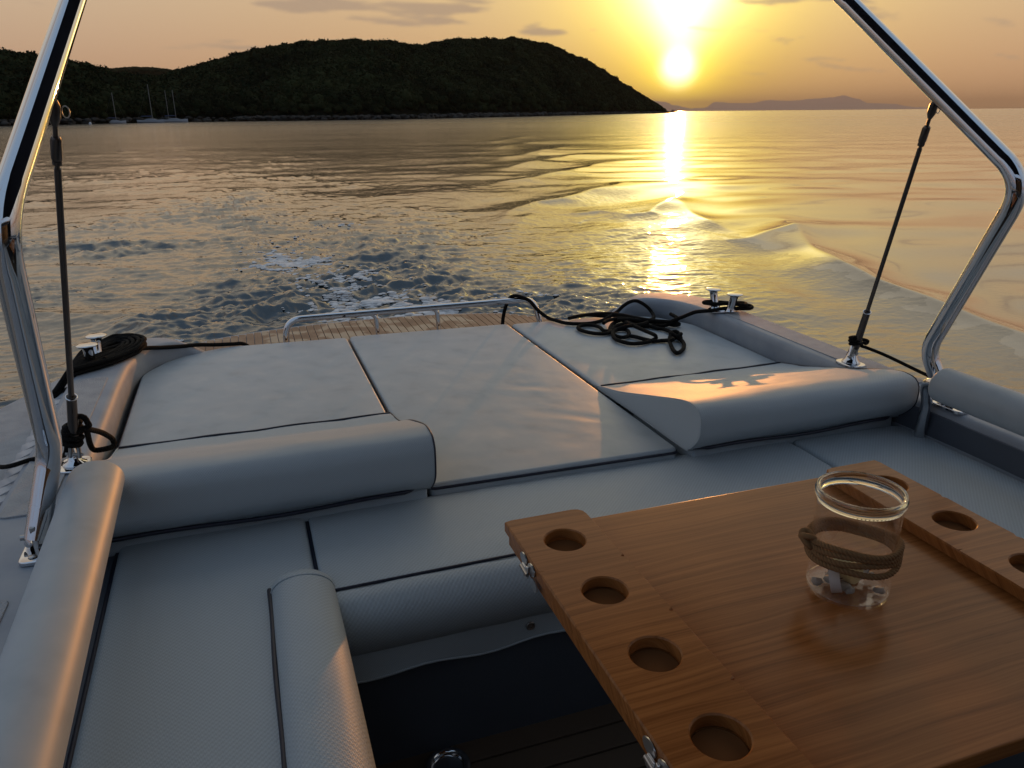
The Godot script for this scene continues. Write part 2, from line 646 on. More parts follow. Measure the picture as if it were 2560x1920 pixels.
# crests of the boat's own waves, [height, width, x, z, x, z ...]: feathers fanning out on the right, two short ones on the left
const CRESTS := [
	[.17, .55, 4.9, -15.0, 5.8, -16.8, 6.9, -18.2, 7.9, -18.8, 9.3, -20.3, 11.5, -22.4], [.13, .6, 8.1, -24.6, 9.1, -25.0, 10.7, -26.7, 12.7, -28.7, 15.7, -32.4],
	[.14, .7, 9.8, -29.7, 11.8, -32.4, 14.2, -35.9, 16.4, -38.2, 19.5, -41.0], [.12, .8, 12.5, -37.7, 15.0, -40.9, 17.4, -44.4, 22.0, -50.0], [.12, .9, 15.0, -47.0, 19.0, -54.0, 24.0, -61.0], [.12, 1.0, 18.0, -58.0, 24.0, -68.0, 29.0, -76.0],
	[.14, .5, 6.9, -16.3, 7.8, -16.2, 8.0, -15.3, 8.5, -15.3, 9.6, -16.6, 10.8, -18.1, 12.2, -19.6], [.08, .5, 10.8, -18.1, 9.6, -15.6, 9.0, -13.8, 8.7, -12.3], [-.07, .8, 11.9, -26.2, 12.8, -25.6, 13.9, -25.0, 14.4, -23.4, 15.2, -21.4],
	[.09, .45, 8.0, -11.7, 8.5, -11.6, 9.2, -12.0, 9.9, -12.2, 11.0, -12.9], [.20, .42, 10.6, -13.4, 9.9, -12.2, 8.9, -10.6, 8.4, -9.6, 8.0, -8.8, 7.7, -7.8, 7.6, -7.0, 7.3, -5.6, 6.9, -3.5], [.09, .45, 4.2, -12.8, 5.1, -14.6, 5.7, -15.7, 6.3, -16.6],
	[.08, .4, -3.6, -13.6, -2.1, -12.7, -1.6, -12.3, -1.3, -12.6], [.12, .4, -4.4, -11.0, -2.7, -10.0, -1.8, -9.5, -1.4, -9.3, -1.1, -8.7, -0.9, -8.0], [.08, .5, -5.0, -16.5, -3.2, -15.2, -1.0, -14.9]]

var crest_boxes := []

func crests(x: float, z: float) -> float:
	if crest_boxes.is_empty():
		for c in CRESTS:
			var r := Rect2(c[2], c[3], 0, 0)
			for i in range(2, c.size(), 2):
				r = r.expand(Vector2(c[i], c[i + 1]))
			crest_boxes.append(r.grow(c[1] * 4.5))
	var h := 0.0
	var p := Vector2(x, z)
	for k in CRESTS.size():
		if not (crest_boxes[k] as Rect2).has_point(p):
			continue
		var c: Array = CRESTS[k]
		var best := 99.0
		var along := 0.0
		var n := c.size() / 2 - 2
		for i in n:
			var a := Vector2(c[2 + i * 2], c[3 + i * 2])
			var b := Vector2(c[4 + i * 2], c[5 + i * 2])
			var q := Geometry2D.get_closest_point_to_segment(p, a, b)
			var d := q.distance_to(p)
			if d < best:
				best = d
				along = (i + q.distance_to(a) / a.distance_to(b)) / n
		var w: float = c[1]
		var u := best / w
		h += 0.78 * c[0] * pow(sin(PI * clampf(along, 0.02, 0.98)), 0.6) * (exp(-sqrt(u * u + .02) * 1.5) - 0.22 * exp(-pow((u - 2.2) / 1.1, 2.0)))
	return h

func front_line(z: float) -> float:
	var s := maxf(-z, 0.0)
	return 6.3 + 0.24 * (s - 5.2)

func sea_height(x: float, z: float, r: float) -> float:
	var s := -z
	var near := 1.0 / (1.0 + pow(r / 55.0, 2.0))
	# long lazy undulation everywhere
	var swell := lerpf(0.35, 1.0, smoothstep(-2.0, 12.0, x - 0.12 * s))
	var h := (0.012 + 0.08 * near) * swell * w_low.get_noise_2d(x * 0.5, z)
	if r < 400.0:
		h += (0.003 + 0.024 * near) * swell * w_mid.get_noise_2d(x * 0.6, z)
	if s > -2.0 and r < 140.0:
		h += crests(x, z)
		var right := front_line(z) + 0.3 * w_low.get_noise_2d(x * 0.7 + 40.0, z * 0.7) - (x - MID)
		var inside := smoothstep(-0.1, 1.6, right)
		if inside > 0.0:
			# small following ripples on the right, broken chop on the left and in the middle
			var left := smoothstep(5.5, 2.2, x)
			h += 0.008 * inside * (1.0 - 0.6 * left) * w_rip.get_noise_2d(x * 0.8 + z * 0.35, z) / (1.0 + s / 60.0)
			var patch := clampf(0.5 + 1.5 * w_low.get_noise_2d(x * 1.3 - 70.0, z * 1.6), 0.04, 1.4)
			var rough := inside * left * patch / (1.0 + pow(s / 34.0, 2.0))
			var wash := exp(-pow((x - 1.5 + 0.02 * s) / (2.1 + 0.05 * s), 2.0)) / (1.0 + pow(s / 17.0, 4.0))
			h += (0.075 * rough + 0.035 * wash) * w_chop.get_noise_2d(x * 0.42 + z * 0.1, z * 1.1)
			if r < 70.0:
				h += (0.0065 * inside * (0.35 + patch) + 0.034 * rough + 0.034 * wash) * w_fine.get_noise_2d(x * 0.5 - z * 0.15, z * 1.2)
				if r < 22.0 and wash > 0.05:
					h += 0.075 * wash * w_boil.get_noise_2d(x * 0.8, z)
	return h

func make_sea() -> void:
	w_rip = noise(48, 1.5, 2)
	w_low = noise(41, 0.16, 2)
	w_mid = noise(42, 0.5, 1)
	w_chop = noise(43, 0.85, 4, FastNoiseLite.FRACTAL_RIDGED)
	w_fine = noise(44, 2.4, 3, FastNoiseLite.FRACTAL_RIDGED)
	w_boil = noise(45, 0.75, 4, FastNoiseLite.FRACTAL_RIDGED)
	w_chop.fractal_gain = 0.5
	# one sheet of rings round the boat, fine where the wake is, out to the horizon
	var radii := PackedFloat32Array()
	var r := 3.4
	while r < 130.0:
		radii.append(r)
		r += clampf(r * r / 2600.0, 0.022, 3.0)
	while r < 70000.0:
		radii.append(r)
		r *= 1.035
	radii.append(80000.0)
	var ang := PackedFloat32Array()
	var a := -21.0
	while a < 60.0:
		ang.append(a)
		a += 0.11
	while a < 339.0:
		ang.append(a)
		a += 3.0
	var cols := ang.size()
	var v := PackedVector3Array()
	v.resize(radii.size() * cols)
	var k := 0
	for rr in radii:
		for aa in ang:
			var x := rr * sin(deg_to_rad(aa))
			var z := -rr * cos(deg_to_rad(aa))
			var y := sea_height(x, z, rr) * smoothstep(6000.0, 1500.0, rr)
			v[k] = Vector3(x, y, z)
			k += 1
	var n := PackedVector3Array()
	n.resize(v.size())
	for j in radii.size():
		for i in cols:
			var du := v[j * cols + mini(i + 1, cols - 1)] - v[j * cols + maxi(i - 1, 0)]
			var dv := v[mini(j + 1, radii.size() - 1) * cols + i] - v[maxi(j - 1, 0) * cols + i]
			n[j * cols + i] = du.cross(dv).normalized()
			if n[j * cols + i].y < 0.0:
				n[j * cols + i] = -n[j * cols + i]
	# ripples too small to model: glassy outside the wake, broken inside it, and rougher the farther the water
	var bands := [26.0, 34.0, 45.0, 58.0, 75.0, 95.0, 120.0, 190.0, 300.0, 500.0, 900.0, 1.0e9]
	var lists := []
	for k2 in bands.size() * 2:
		lists.append(PackedInt32Array())
	var band := 0
	for j in radii.size() - 1:
		while radii[j] > bands[band]:
			band += 1
		for i in cols:
			var i2 := (i + 1) % cols
			var p := j * cols + i
			var q := j * cols + i2
			var inside := 1 if v[p].x < MID or front_line(v[p].z) + 0.3 * w_low.get_noise_2d(v[p].x * 0.7 + 40.0, v[p].z * 0.7) - (v[p].x - MID) > 0.25 + 0.5 * w_rip.get_noise_2d(v[p].x, v[p].z) else 0
			lists[band * 2 + inside].append_array([p, p + cols, q, q, p + cols, q + cols])
	var mesh := ArrayMesh.new()
	var broken := noise_normal(47, 0.028, 4, 6.0, 1024)
	for k2 in lists.size():
		if lists[k2].is_empty():
			continue
		var arr := []
		arr.resize(Mesh.ARRAY_MAX)
		arr[Mesh.ARRAY_VERTEX] = v
		arr[Mesh.ARRAY_NORMAL] = n
		arr[Mesh.ARRAY_INDEX] = lists[k2]
		mesh.add_surface_from_arrays(Mesh.PRIMITIVE_TRIANGLES, arr)
		var far := clampf(log(bands[k2 / 2] / 26.0) / log(900.0 / 26.0), 0.0, 1.0)
		var m := plain("sea_water", lin(.006, .014, .016), lerpf(0.03, 0.12, far), 0.0, 0.71)
		m.normal_enabled = true
		m.normal_texture = broken
		m.normal_scale = lerpf(0.15, 0.24, clampf(far * 2.5, 0.0, 1.0)) if k2 % 2 else lerpf(0.05, 0.24, clampf(far * 1.8, 0.0, 1.0))
		m.clearcoat_enabled = true
		m.clearcoat = lerpf(0.25 if k2 % 2 else 0.6, 0.5, clampf(far * 1.6, 0.0, 1.0))
		m.clearcoat_roughness = lerpf(0.03, 0.30, clampf(far * 1.6, 0.0, 1.0))
		tri(m, 1.0 / 3.7)
		mesh.surface_set_material(mesh.get_surface_count() - 1, m)
	var sea := MeshInstance3D.new()
	sea.name = "sea"
	sea.mesh = mesh
	sea.set_meta("kind", "structure")
	add_child(sea)

func make_foam() -> void:
	var patches := noise(51, 0.9, 3)
	var lace := noise(52, 1.9, 4, FastNoiseLite.FRACTAL_RIDGED)
	rng.seed = 55
	var xf := []
	var cl := []
	for k in 330000:
		var x := rng.randf_range(-1.4, 4.2)
		var s := 6.0 + 12.0 * pow(rng.randf(), 1.3)
		# the propeller's trail breaks up and thins out astern
		var path := 1.25 - 0.085 * (s - 8.0) + 0.12 * sin(s * 0.9)
		var b := exp(-pow((x - path) / (0.42 + 0.045 * s), 2.0)) * exp(-maxf(0.0, s - 8.8) / 4.5)
		b += 0.7 * exp(-pow((x - 3.15) / 0.45, 2.0) - pow((s - 8.6) / 0.4, 2.0))
		b += 0.7 * exp(-pow((x - 1.9) / 0.9, 2.0) - pow((s - 7.9) / 0.6, 2.0))
		b += 0.6 * exp(-pow((x - 1.8) / 0.8, 2.0) - pow((s - 16.2) / 0.35, 2.0))
		b += 0.55 * exp(-pow((x - 0.55) / 0.7, 2.0) - pow((s - 12.4) / 0.9, 2.0))
		b += 0.5 * exp(-pow((x + 0.75) / 0.16, 2.0) - pow((s - 8.0) / 0.4, 2.0))
		if b < 0.12:
			continue
		var f := 0.5 + 0.5 * lace.get_noise_2d(x, -s * 1.2)
		var over := f - (1.03 - 0.52 * minf(b, 1.0) * (0.8 + 0.8 * patches.get_noise_2d(x, -s)))
		if over < rng.randf() * 0.05:
			continue
		var size := lerpf(0.007, 0.026, clampf(over * 4.0, 0.0, 1.0)) * rng.randf_range(0.5, 1.5)
		var y := sea_height(x, -s, Vector2(x, s).length()) + size * rng.randf_range(-0.3, 0.2)
		xf.append(Transform3D(Basis(Vector3.UP, rng.randf() * TAU).scaled(Vector3(size * 1.9, size * 0.55, size * 1.5)), Vector3(x, y, -s)))
		var g := rng.randf_range(.42, .66)
		cl.append(Color(g, g * .985, g * .97))
	var m := plain("sea_foam", Color.WHITE, 0.85)
	m.vertex_color_use_as_albedo = true
	var ball := SphereMesh.new()
	ball.radius = 1.0
	ball.height = 2.0
	ball.radial_segments = 7
	ball.rings = 4
	scatter("wake_foam", ball, m, xf, cl, "white broken foam of the propeller wash astern", "foam")

# ------------------------------------------------------------------ land
# [azimuth, elevation of the skyline in degrees, distance of the shore, distance of the ridge]
const LAND := [[-40.0, 4.2, 230.0, 420.0], [-20.0, 4.6, 235.0, 420.0], [-12.9, 4.05, 246.0, 430.0], [-10.4, 3.72, 255.0, 440.0], [-8.7, 3.33, 268.0, 455.0], [-6.5, 2.9, 285.0, 490.0], [-4.2, 2.55, 300.0, 560.0], [-2.8, 2.78, 302.0, 610.0], [-1.4, 3.1, 304.0, 620.0],
	[0.1, 3.5, 306.0, 630.0], [1.8, 3.98, 308.0, 640.0], [3.6, 4.28, 310.0, 640.0], [6.0, 4.6, 312.0, 645.0], [8.1, 4.7, 315.0, 650.0], [11.2, 4.55, 330.0, 680.0], [12.7, 4.46, 345.0, 700.0], [14.6, 4.52, 370.0, 720.0], [17.1, 4.7, 400.0, 750.0], [19.6, 4.74, 450.0, 790.0],
	[21.2, 4.44, 500.0, 830.0], [22.8, 4.0, 560.0, 870.0], [24.4, 3.4, 630.0, 920.0], [26.0, 2.5, 730.0, 970.0], [27.6, 1.58, 850.0, 1020.0], [29.2, 0.68, 980.0, 1070.0], [30.2, 0.02, 1080.0, 1090.0], [31.0, -0.5, 1150.0, 1160.0]]

func land_row(az: float) -> Array:
	for i in LAND.size() - 1:
		if az <= LAND[i + 1][0]:
			var t: float = clampf((az - LAND[i][0]) / (LAND[i + 1][0] - LAND[i][0]), 0.0, 1.0)
			var out := []
			for k in range(1, 4):
				out.append(cubic_interpolate(LAND[i][k], LAND[i + 1][k], LAND[maxi(i - 1, 0)][k], LAND[mini(i + 2, LAND.size() - 1)][k], t))
			return out
	return [LAND[-1][1], LAND[-1][2], LAND[-1][3]]

var land_noise: FastNoiseLite

func land_height(az: float, t: float) -> Vector3:
	var row := land_row(az)
	var shore: float = row[1] + 7.0 * land_noise.get_noise_2d(az * 9.0, 3.0)
	var dist: float = lerpf(shore, row[2], t)
	var top: float = maxf(tan(deg_to_rad(row[0])) * row[2] + HC - 8.5, -3.0)
	var rise := 0.0
	if t <= 1.0:
		rise = 1.0 - pow(1.0 - clampf(t, 0.0, 1.0), 1.7)
		rise = rise * (1.0 + 0.55 * land_noise.get_noise_2d(az * 3.2 + 50.0, t * 20.0) * (1.0 - t) * minf(1.0, t * 4.0))
	else:
		rise = 1.0 - (t - 1.0) * 1.3
	var y := top * rise + 1.4 * smoothstep(0.0, 0.03, t) - 1.2 * smoothstep(0.06, -0.1, t)
	# far end of the cape lies lower
	var a := deg_to_rad(az)
	return Vector3(dist * sin(a), y, -dist * cos(a))

func make_land() -> void:
	land_noise = noise(61, 0.05, 4)
	var v := PackedVector3Array()
	var idx := PackedInt32Array()
	var steps := [-0.05, 0.0, 0.015, 0.03, 0.06, 0.1, 0.16, 0.22, 0.3, 0.38, 0.46, 0.54, 0.62, 0.7, 0.78, 0.86, 0.93, 1.0, 1.06, 1.15, 1.3, 1.5]
	var cols := 220
	for t in steps:
		for i in cols:
			v.append(land_height(lerpf(-40.0, 30.9, float(i) / (cols - 1)), t))
	for j in steps.size() - 1:
		for i in cols - 1:
			var p := j * cols + i
			idx.append_array([p, p + cols, p + 1, p + 1, p + cols, p + cols + 1])
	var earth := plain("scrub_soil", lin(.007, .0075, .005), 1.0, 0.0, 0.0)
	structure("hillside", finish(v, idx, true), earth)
	# a second, farther hill that shows in the saddle
	v = PackedVector3Array()
	idx = PackedInt32Array()
	for j in 8:
		for i in 60:
			var az := lerpf(-14.0, 6.0, i / 59.0)
			var e := 2.78 - 0.045 * pow(az + 4.9, 2.0) + 0.08 * land_noise.get_noise_1d(az * 30.0)
			var t := j / 7.0
			var d := lerpf(1000.0, 1500.0, t)
			v.append(Vector3(d * sin(deg_to_rad(az)), tan(deg_to_rad(e)) * 1500.0 * (1.0 - pow(1.0 - t, 1.8)), -d * cos(deg_to_rad(az))))
	for j in 7:
		for i in 59:
			var p := j * 60 + i
			idx.append_array([p, p + 60, p + 1, p + 1, p + 60, p + 61])
	structure("farther_hill", finish(v, idx, true), earth)

func crown_mesh(s: int) -> ArrayMesh:
	rng.seed = s
	var n := noise(s, 1.1, 3)
	var v := PackedVector3Array()
	var idx := PackedInt32Array()
	# a lumpy core
	var rings := 7
	var segs := 10
	for j in rings + 1:
		for i in segs:
			var th := PI * j / rings
			var ph := TAU * i / segs
			var d := Vector3(sin(th) * cos(ph), cos(th), sin(th) * sin(ph))
			v.append(d * (0.42 + 0.16 * n.get_noise_3dv(d * 1.6)) * Vector3(1, 0.8, 1))
	for j in rings:
		for i in segs:
			var p := j * segs + i
			var q := j * segs + (i + 1) % segs
			idx.append_array([p, p + segs, q, q, p + segs, q + segs])
	# sprays of leaves standing out of it
	for k in 150:
		var d := Vector3(rng.randfn(), rng.randfn() * 0.9 + 0.25, rng.randfn()).normalized()
		var c := d * (0.40 + 0.17 * n.get_noise_3dv(d * 1.6) + rng.randf() * 0.09) * Vector3(1, 0.82, 1)
		var a := Vector3(rng.randfn(), rng.randfn(), rng.randfn()).normalized() * rng.randf_range(0.035, 0.085)
		var b := a.cross(Vector3(rng.randfn(), rng.randfn(), rng.randfn()).normalized()).normalized() * rng.randf_range(0.03, 0.07)
		var at := v.size()
		v.append_array([c - a, c + b, c + a, c - b])
		idx.append_array([at, at + 1, at + 2, at, at + 2, at + 3])
	return finish(v, idx, true)

func scatter(called: String, mesh: Mesh, mat: Material, xf: Array, colors: Array, label: String, category: String) -> void:
	var mm := MultiMesh.new()
	mm.transform_format = MultiMesh.TRANSFORM_3D
	mm.use_colors = true
	mm.mesh = mesh
	mm.instance_count = xf.size()
	for i in xf.size():
		mm.set_instance_transform(i, xf[i])
		mm.set_instance_color(i, colors[i])
	var o := MultiMeshInstance3D.new()
	o.name = numbered(called)
	o.multimesh = mm
	o.material_override = mat
	o.set_meta("kind", "stuff")
	o.set_meta("label", label)
	o.set_meta("category", category)
	add_child(o)

func make_forest() -> void:
	var leaf := plain("dark_foliage", Color.WHITE, 0.9, 0.0, 0.1)
	leaf.vertex_color_use_as_albedo = true
	var xf := [[], [], []]
	var cl := [[], [], []]
	rng.seed = 71
	var kinds := noise(72, 0.02, 3)
	for k in 24000:
		var az := rng.randf_range(-21.0, 30.4)
		var t := pow(rng.randf(), 0.9) * 1.08 + 0.018
		var row := land_row(az)
		# even cover on the ground: fewer where the slope is short
		if rng.randf() > clampf((row[2] - row[1]) / 300.0, 0.12, 1.0):
			continue
		var p := land_height(az, t)
		if p.y < 0.5:
			continue
		var size := rng.randf_range(4.2, 7.6) * (0.6 if t < 0.05 else 1.0)
		if rng.randf() < 0.06:
			size *= 1.3
		var g := clampf(0.5 + 0.7 * kinds.get_noise_2d(p.x, p.z) + rng.randf_range(-0.3, 0.3), 0.0, 1.0)
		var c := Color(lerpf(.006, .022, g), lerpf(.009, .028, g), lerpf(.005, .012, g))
		var b := Basis(Vector3.UP, rng.randf() * TAU).scaled(Vector3(size, size * rng.randf_range(0.8, 1.15), size))
		var w := rng.randi() % 3
		xf[w].append(Transform3D(b, p + Vector3(0, size * 0.22, 0)))
		cl[w].append(c)
	for k in 2200:
		var az := rng.randf_range(-14.0, 4.0)
		var e := 2.78 - 0.045 * pow(az + 4.9, 2.0)
		var d := 1500.0 - 130.0 * pow(rng.randf(), 2.0)
		var b := Basis(Vector3.UP, rng.randf() * TAU).scaled(Vector3.ONE * rng.randf_range(7.0, 12.0))
		xf[0].append(Transform3D(b, Vector3(d * sin(deg_to_rad(az)), tan(deg_to_rad(e)) * 1500.0 * (1.0 - pow(1.0 - (d - 1000.0) / 500.0, 1.8)), -d * cos(deg_to_rad(az)))))
		cl[0].append(Color(.02, .025, .014))
	var kind := ["round crowns of the dark evergreen wood on the headland", "loose olive crowns of the wood on the headland", "low scrubby crowns of the wood on the headland"]
	for w in 3:
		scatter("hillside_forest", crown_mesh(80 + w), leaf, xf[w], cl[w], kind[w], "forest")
	# pale rocks along the waterline
	var rx := []
	var rc := []
	for k in 2600:
		var az := rng.randf_range(-14.0, 30.6)
		if az < 0.5 and rng.randf() < 0.75:
			continue
		var p := land_height(az, rng.randf_range(-0.006, 0.022))
		var s := rng.randf_range(0.7, 2.4) * (1.0 + 0.9 * smoothstep(6.0, 24.0, az))
		var b := Basis(Quaternion.from_euler(Vector3(rng.randf() * 6.0, rng.randf() * 6.0, rng.randf() * 6.0))).scaled(Vector3(s, s * 0.6, s))
		rx.append(Transform3D(b, Vector3(p.x, rng.randf_range(0.1, 1.3), p.z)))
		var g := rng.randf_range(.02, .06)
		rc.append(Color(g, g * 0.95, g * 0.88))
	var rock := plain("shore_rock", Color.WHITE, 1.0, 0.0, 0.1)
	rock.vertex_color_use_as_albedo = true
	scatter("shore_rocks", rock_mesh(), rock, rx, rc, "pale grey rocks along the foot of the wooded headland", "rocks")

func rock_mesh() -> ArrayMesh:
	var n := noise(91, 1.3, 3)
	var rings := []
	for j in 7:
		var th := PI * (j + 0.12) / 6.25
		var ring := PackedVector3Array()
		for i in 9:
			var ph := TAU * i / 9
			var d := Vector3(sin(th) * cos(ph), cos(th), sin(th) * sin(ph))
			ring.append(d * (0.5 + 0.28 * n.get_noise_3dv(d * 1.7)))
		rings.append(ring)
	return loft(rings)

const ISLES := [[28.6, .75], [29.7, .61], [30.4, .38], [31.5, .17], [32.4, .19], [33.1, .57], [34.3, .48], [35.5, .47], [36.4, .64], [37.9, .59], [39.7, .71], [40.4, .77], [41.2, .87], [41.9, .68], [42.7, .39], [44.0, .33], [45.4, .12], [47.5, 0.02]]

func make_isles() -> void:
	var n := noise(95, 0.9, 3)
	var v := PackedVector3Array()
	var idx := PackedInt32Array()
	var cols := 160
	var D := 68000.0
	for j in 7:
		for i in cols:
			var az := lerpf(28.6, 47.5, float(i) / (cols - 1))
			var e := 0.0
			for k in ISLES.size() - 1:
				if az >= ISLES[k][0] and az <= ISLES[k + 1][0]:
					e = lerpf(ISLES[k][1], ISLES[k + 1][1], smoothstep(0.0, 1.0, (az - ISLES[k][0]) / (ISLES[k + 1][0] - ISLES[k][0])))
			e += 0.03 * n.get_noise_1d(az * 4.0)
			var t := j / 4.0
			var d := D + (t - 1.0) * 2500.0
			var y := maxf(0.0, tan(deg_to_rad(e)) * D) * (1.0 - pow(1.0 - t, 1.6) if t <= 1.0 else 1.0 - (t - 1.0) * 2.0)
			v.append(Vector3(d * sin(deg_to_rad(az)), y, -d * cos(deg_to_rad(az))))
	for j in 6:
		for i in cols - 1:
			var p := j * cols + i
			idx.append_array([p, p + cols, p + 1, p + 1, p + cols, p + cols + 1])
	structure("distant_mountains", finish(v, idx, true), plain("hazed_rock", lin(.38, .36, .38), 0.95, 0.0, 0.0))  # pale colour carries part of the haze in front of the mountains

func sailboat(az: float, d: float, length: float, mast: float, turn: float, label: String, second := 0.0) -> void:
	var at := Vector3(d * sin(deg_to_rad(az)), 0.0, -d * cos(deg_to_rad(az)))
	var t := thing("sailing_yacht", label, "sailboat", at, "yachts at anchor below the wood")
	var q := Basis(Vector3.UP, deg_to_rad(turn))
	var put := func(x: float, y: float, z: float) -> Vector3: return at + q * Vector3(x, y, z)
	var rings := []
	for j in 9:
		var u := j / 8.0
		var half := length * 0.15 * pow(sin(PI * (0.18 + 0.82 * (1.0 - u)) * 0.62), 0.8) * (1.0 if u < 0.98 else 0.1)
		half *= smoothstep(1.03, 0.7, u) * 0.9 + 0.1
		var x := length * (u - 0.5)
		var sheer := 0.105 * length + 0.03 * length * pow(u - 0.35, 2.0) * 2.0
		rings.append(PackedVector3Array([put.call(x, -0.4, 0.0), put.call(x, 0.0, half * 0.8), put.call(x, sheer, half), put.call(x, sheer, -half), put.call(x, 0.0, -half * 0.8)]))
	part("hull", loft(rings), M.hull, t)
	var cabin := []
	for j in 5:
		var u := j / 4.0
		var x := length * (-0.22 + 0.45 * u)
		var hw := length * 0.085 * (1.0 - 0.45 * u)
		var hh: float = length * 0.11 + length * 0.05 * [0.4, 1.0, 1.0, 0.8, 0.1][j]
		cabin.append(PackedVector3Array([put.call(x, length * 0.08, hw), put.call(x, hh, hw * 0.8), put.call(x, hh, -hw * 0.8), put.call(x, length * 0.08, -hw)]))
	part("cabin", loft(cabin), M.hull, t)
	var awn := []
	for s in [-1.0, 1.0]:
		awn.append(PackedVector3Array([put.call(-length * 0.36, length * 0.235, s * length * 0.09), put.call(-length * 0.12, length * 0.245, s * length * 0.09), put.call(-length * 0.12, length * 0.255, s * length * 0.09), put.call(-length * 0.36, length * 0.245, s * length * 0.09)]))
	part("sprayhood", loft(awn), M.sail_blue, t)
	part("mast", tube(PackedVector3Array([put.call(length * 0.07, length * 0.1, 0), put.call(length * 0.07, mast, 0)]), 0.11, 6), M.spar, t)
	part("boom", tube(PackedVector3Array([put.call(length * 0.07, length * 0.25, 0), put.call(-length * 0.33, length * 0.25, 0)]), 0.16, 6), M.sail_blue, t)
	if second > 0.0:
		part("mizzen_mast", tube(PackedVector3Array([put.call(-length * 0.2, length * 0.1, 0), put.call(-length * 0.2, second, 0)]), 0.1, 6), M.spar, t)
	var stays := []
	for e in [[0.49, 0.12], [-0.49, 0.12]]:
		stays.append(tube(PackedVector3Array([put.call(length * e[0], length * e[1], 0), put.call(length * 0.07, mast * 0.98, 0)]), 0.02, 4))
	part("rigging", join(stays), M.dark, t)

# ------------------------------------------------------------------ the boat itself
func make_boat() -> void:
	var t := thing("motor_boat", "grey white motor boat stern with teak swim platform, side decks and cockpit", "boat", V(MID, -2.15, -3.0))
	var L := MID - 1.80
	var R := MID + 1.80
	# hull below the decks
	part("hull", pad(outline([[L, 5.0, .1], [L, -3.15, .9], [L + .35, -3.83, .4], [R - .35, -3.83, .4], [R, -3.15, .9], [R, 5.0, .1]], 0.3), -2.75, -1.53, 0.03, 0.0, null, 0.0, 2), M.gel, t)
	for s in [-1.0, 1.0]:
		var o := []
		for q in [[1.80, 3.0, .02], [1.80, -3.1, .8], [1.48, -3.80, .35], [.95, -3.72, .3], [1.0, -3.35, .02], [1.28, -3.1, .02], [1.28, 3.0, .02]]:
			o.append([MID + s * q[0], q[1], q[2]])
		part("side_deck", pad(outline(o, 0.15), -1.54, -1.05, 0.035, 0.0, null, 0.0, 2), M.skid, t)
		coaming(t, s)
		# slotted air intake on the coaming's outer wall
		var vent := part("air_intake", box(MID + s * 1.392 - .016, MID + s * 1.392 + .016, -1.04, -.93, -3.02, -1.93), M.gel, t)
		for k in 17:
			var z := -2.98 + 0.063 * k
			var prof := PackedVector3Array()
			var rings := []
			for dz in [0.0, 0.034]:
				rings.append(PackedVector3Array([V(MID + s * 1.385, -.905, z + dz), V(MID + s * 1.452, -.925 - 0.01 * (dz / .034), z + dz), V(MID + s * 1.452, -.985, z + dz), V(MID + s * 1.385, -1.02, z + dz)]))
			part("louvre_fin", loft(rings), M.white, vent)
	# the moulding under the sun pads and the seats
	part("sun_pad_base", pad(outline([[-.49, -1.87, .02], [2.0, -1.87, .02], [2.0, -3.2, .3], [1.75, -3.5, .3], [-.25, -3.5, .3], [-.49, -3.2, .3]], 0.2), -1.5, -1.012, 0.012, 0.0, null, 0.0, 2), M.gel, t)
	part("seat_base", box(-.06, 1.58, -1.48, -1.05, -1.86, -1.463), M.navy, t)
	part("seat_base", box(-.46, .075, -1.48, -1.05, -1.9, 1.0), M.navy, t)
	part("seat_base", box(1.44, 1.96, -1.48, -1.05, -1.9, 1.0), M.navy, t)
	part("seat_surround", box(-.468, -.30, -1.05, -1.0, -1.9, 1.0), M.navy, t)
	for s in [-1.0, 1.0]:
		part("side_liner", box(MID + s * 1.213 - .006, MID + s * 1.213 + .006, -1.2, -.893, -1.90, 1.0, 0.003), M.liner, t)
	# cockpit sole
	var sole := part("cockpit_floor", box(-.4, 1.95, -1.53, -1.478, -1.6, 1.2), M.dark, t)
	var fw := plain("dark_teak", lin(.085, .058, .038), 0.6)
	for k in 12:
		var z := -1.47 + 0.075 * k
		part("floor_plank", box(.08, 1.44, -1.478, -1.47, z, z + 0.069, 0.002), fw, sole)
	part("table_socket", join([lathe(V(.312, -1.47, -1.395), [[.0, .0], [.056, .0], [.056, .012], [.05, .02], [.04, .02], [.036, .012], [.036, .004], [.0, .004]], 28)]), M.chrome, t)
	var cab := part("cabin_bulkhead", box(-.62, 2.13, -1.48, .55, 1.45, 1.5, 0.01), M.navy, t)
	part("window", box(-.35, .9, -.75, .3, 1.435, 1.449, 0.01), M.dark, cab)
	part("window", box(1.02, 1.9, -.75, .3, 1.435, 1.449, 0.01), M.dark, cab)
	for x in [-.64, 2.12]:
		part("added_dark_side", box(x, x + .03, -.88, .62, .30, 1.45, 0.01), M.dark, t)  # unseen dark panels, added for the steel arch to mirror
	part("hardtop", pad(outline([[-.6, .9, .25], [2.1, .9, .25], [2.1, 3.4, .25], [-.6, 3.4, .25]], 0.2), .62, .71, 0.03, 0.0, null, 0.0, 2), M.gel, t)
	platform(t)

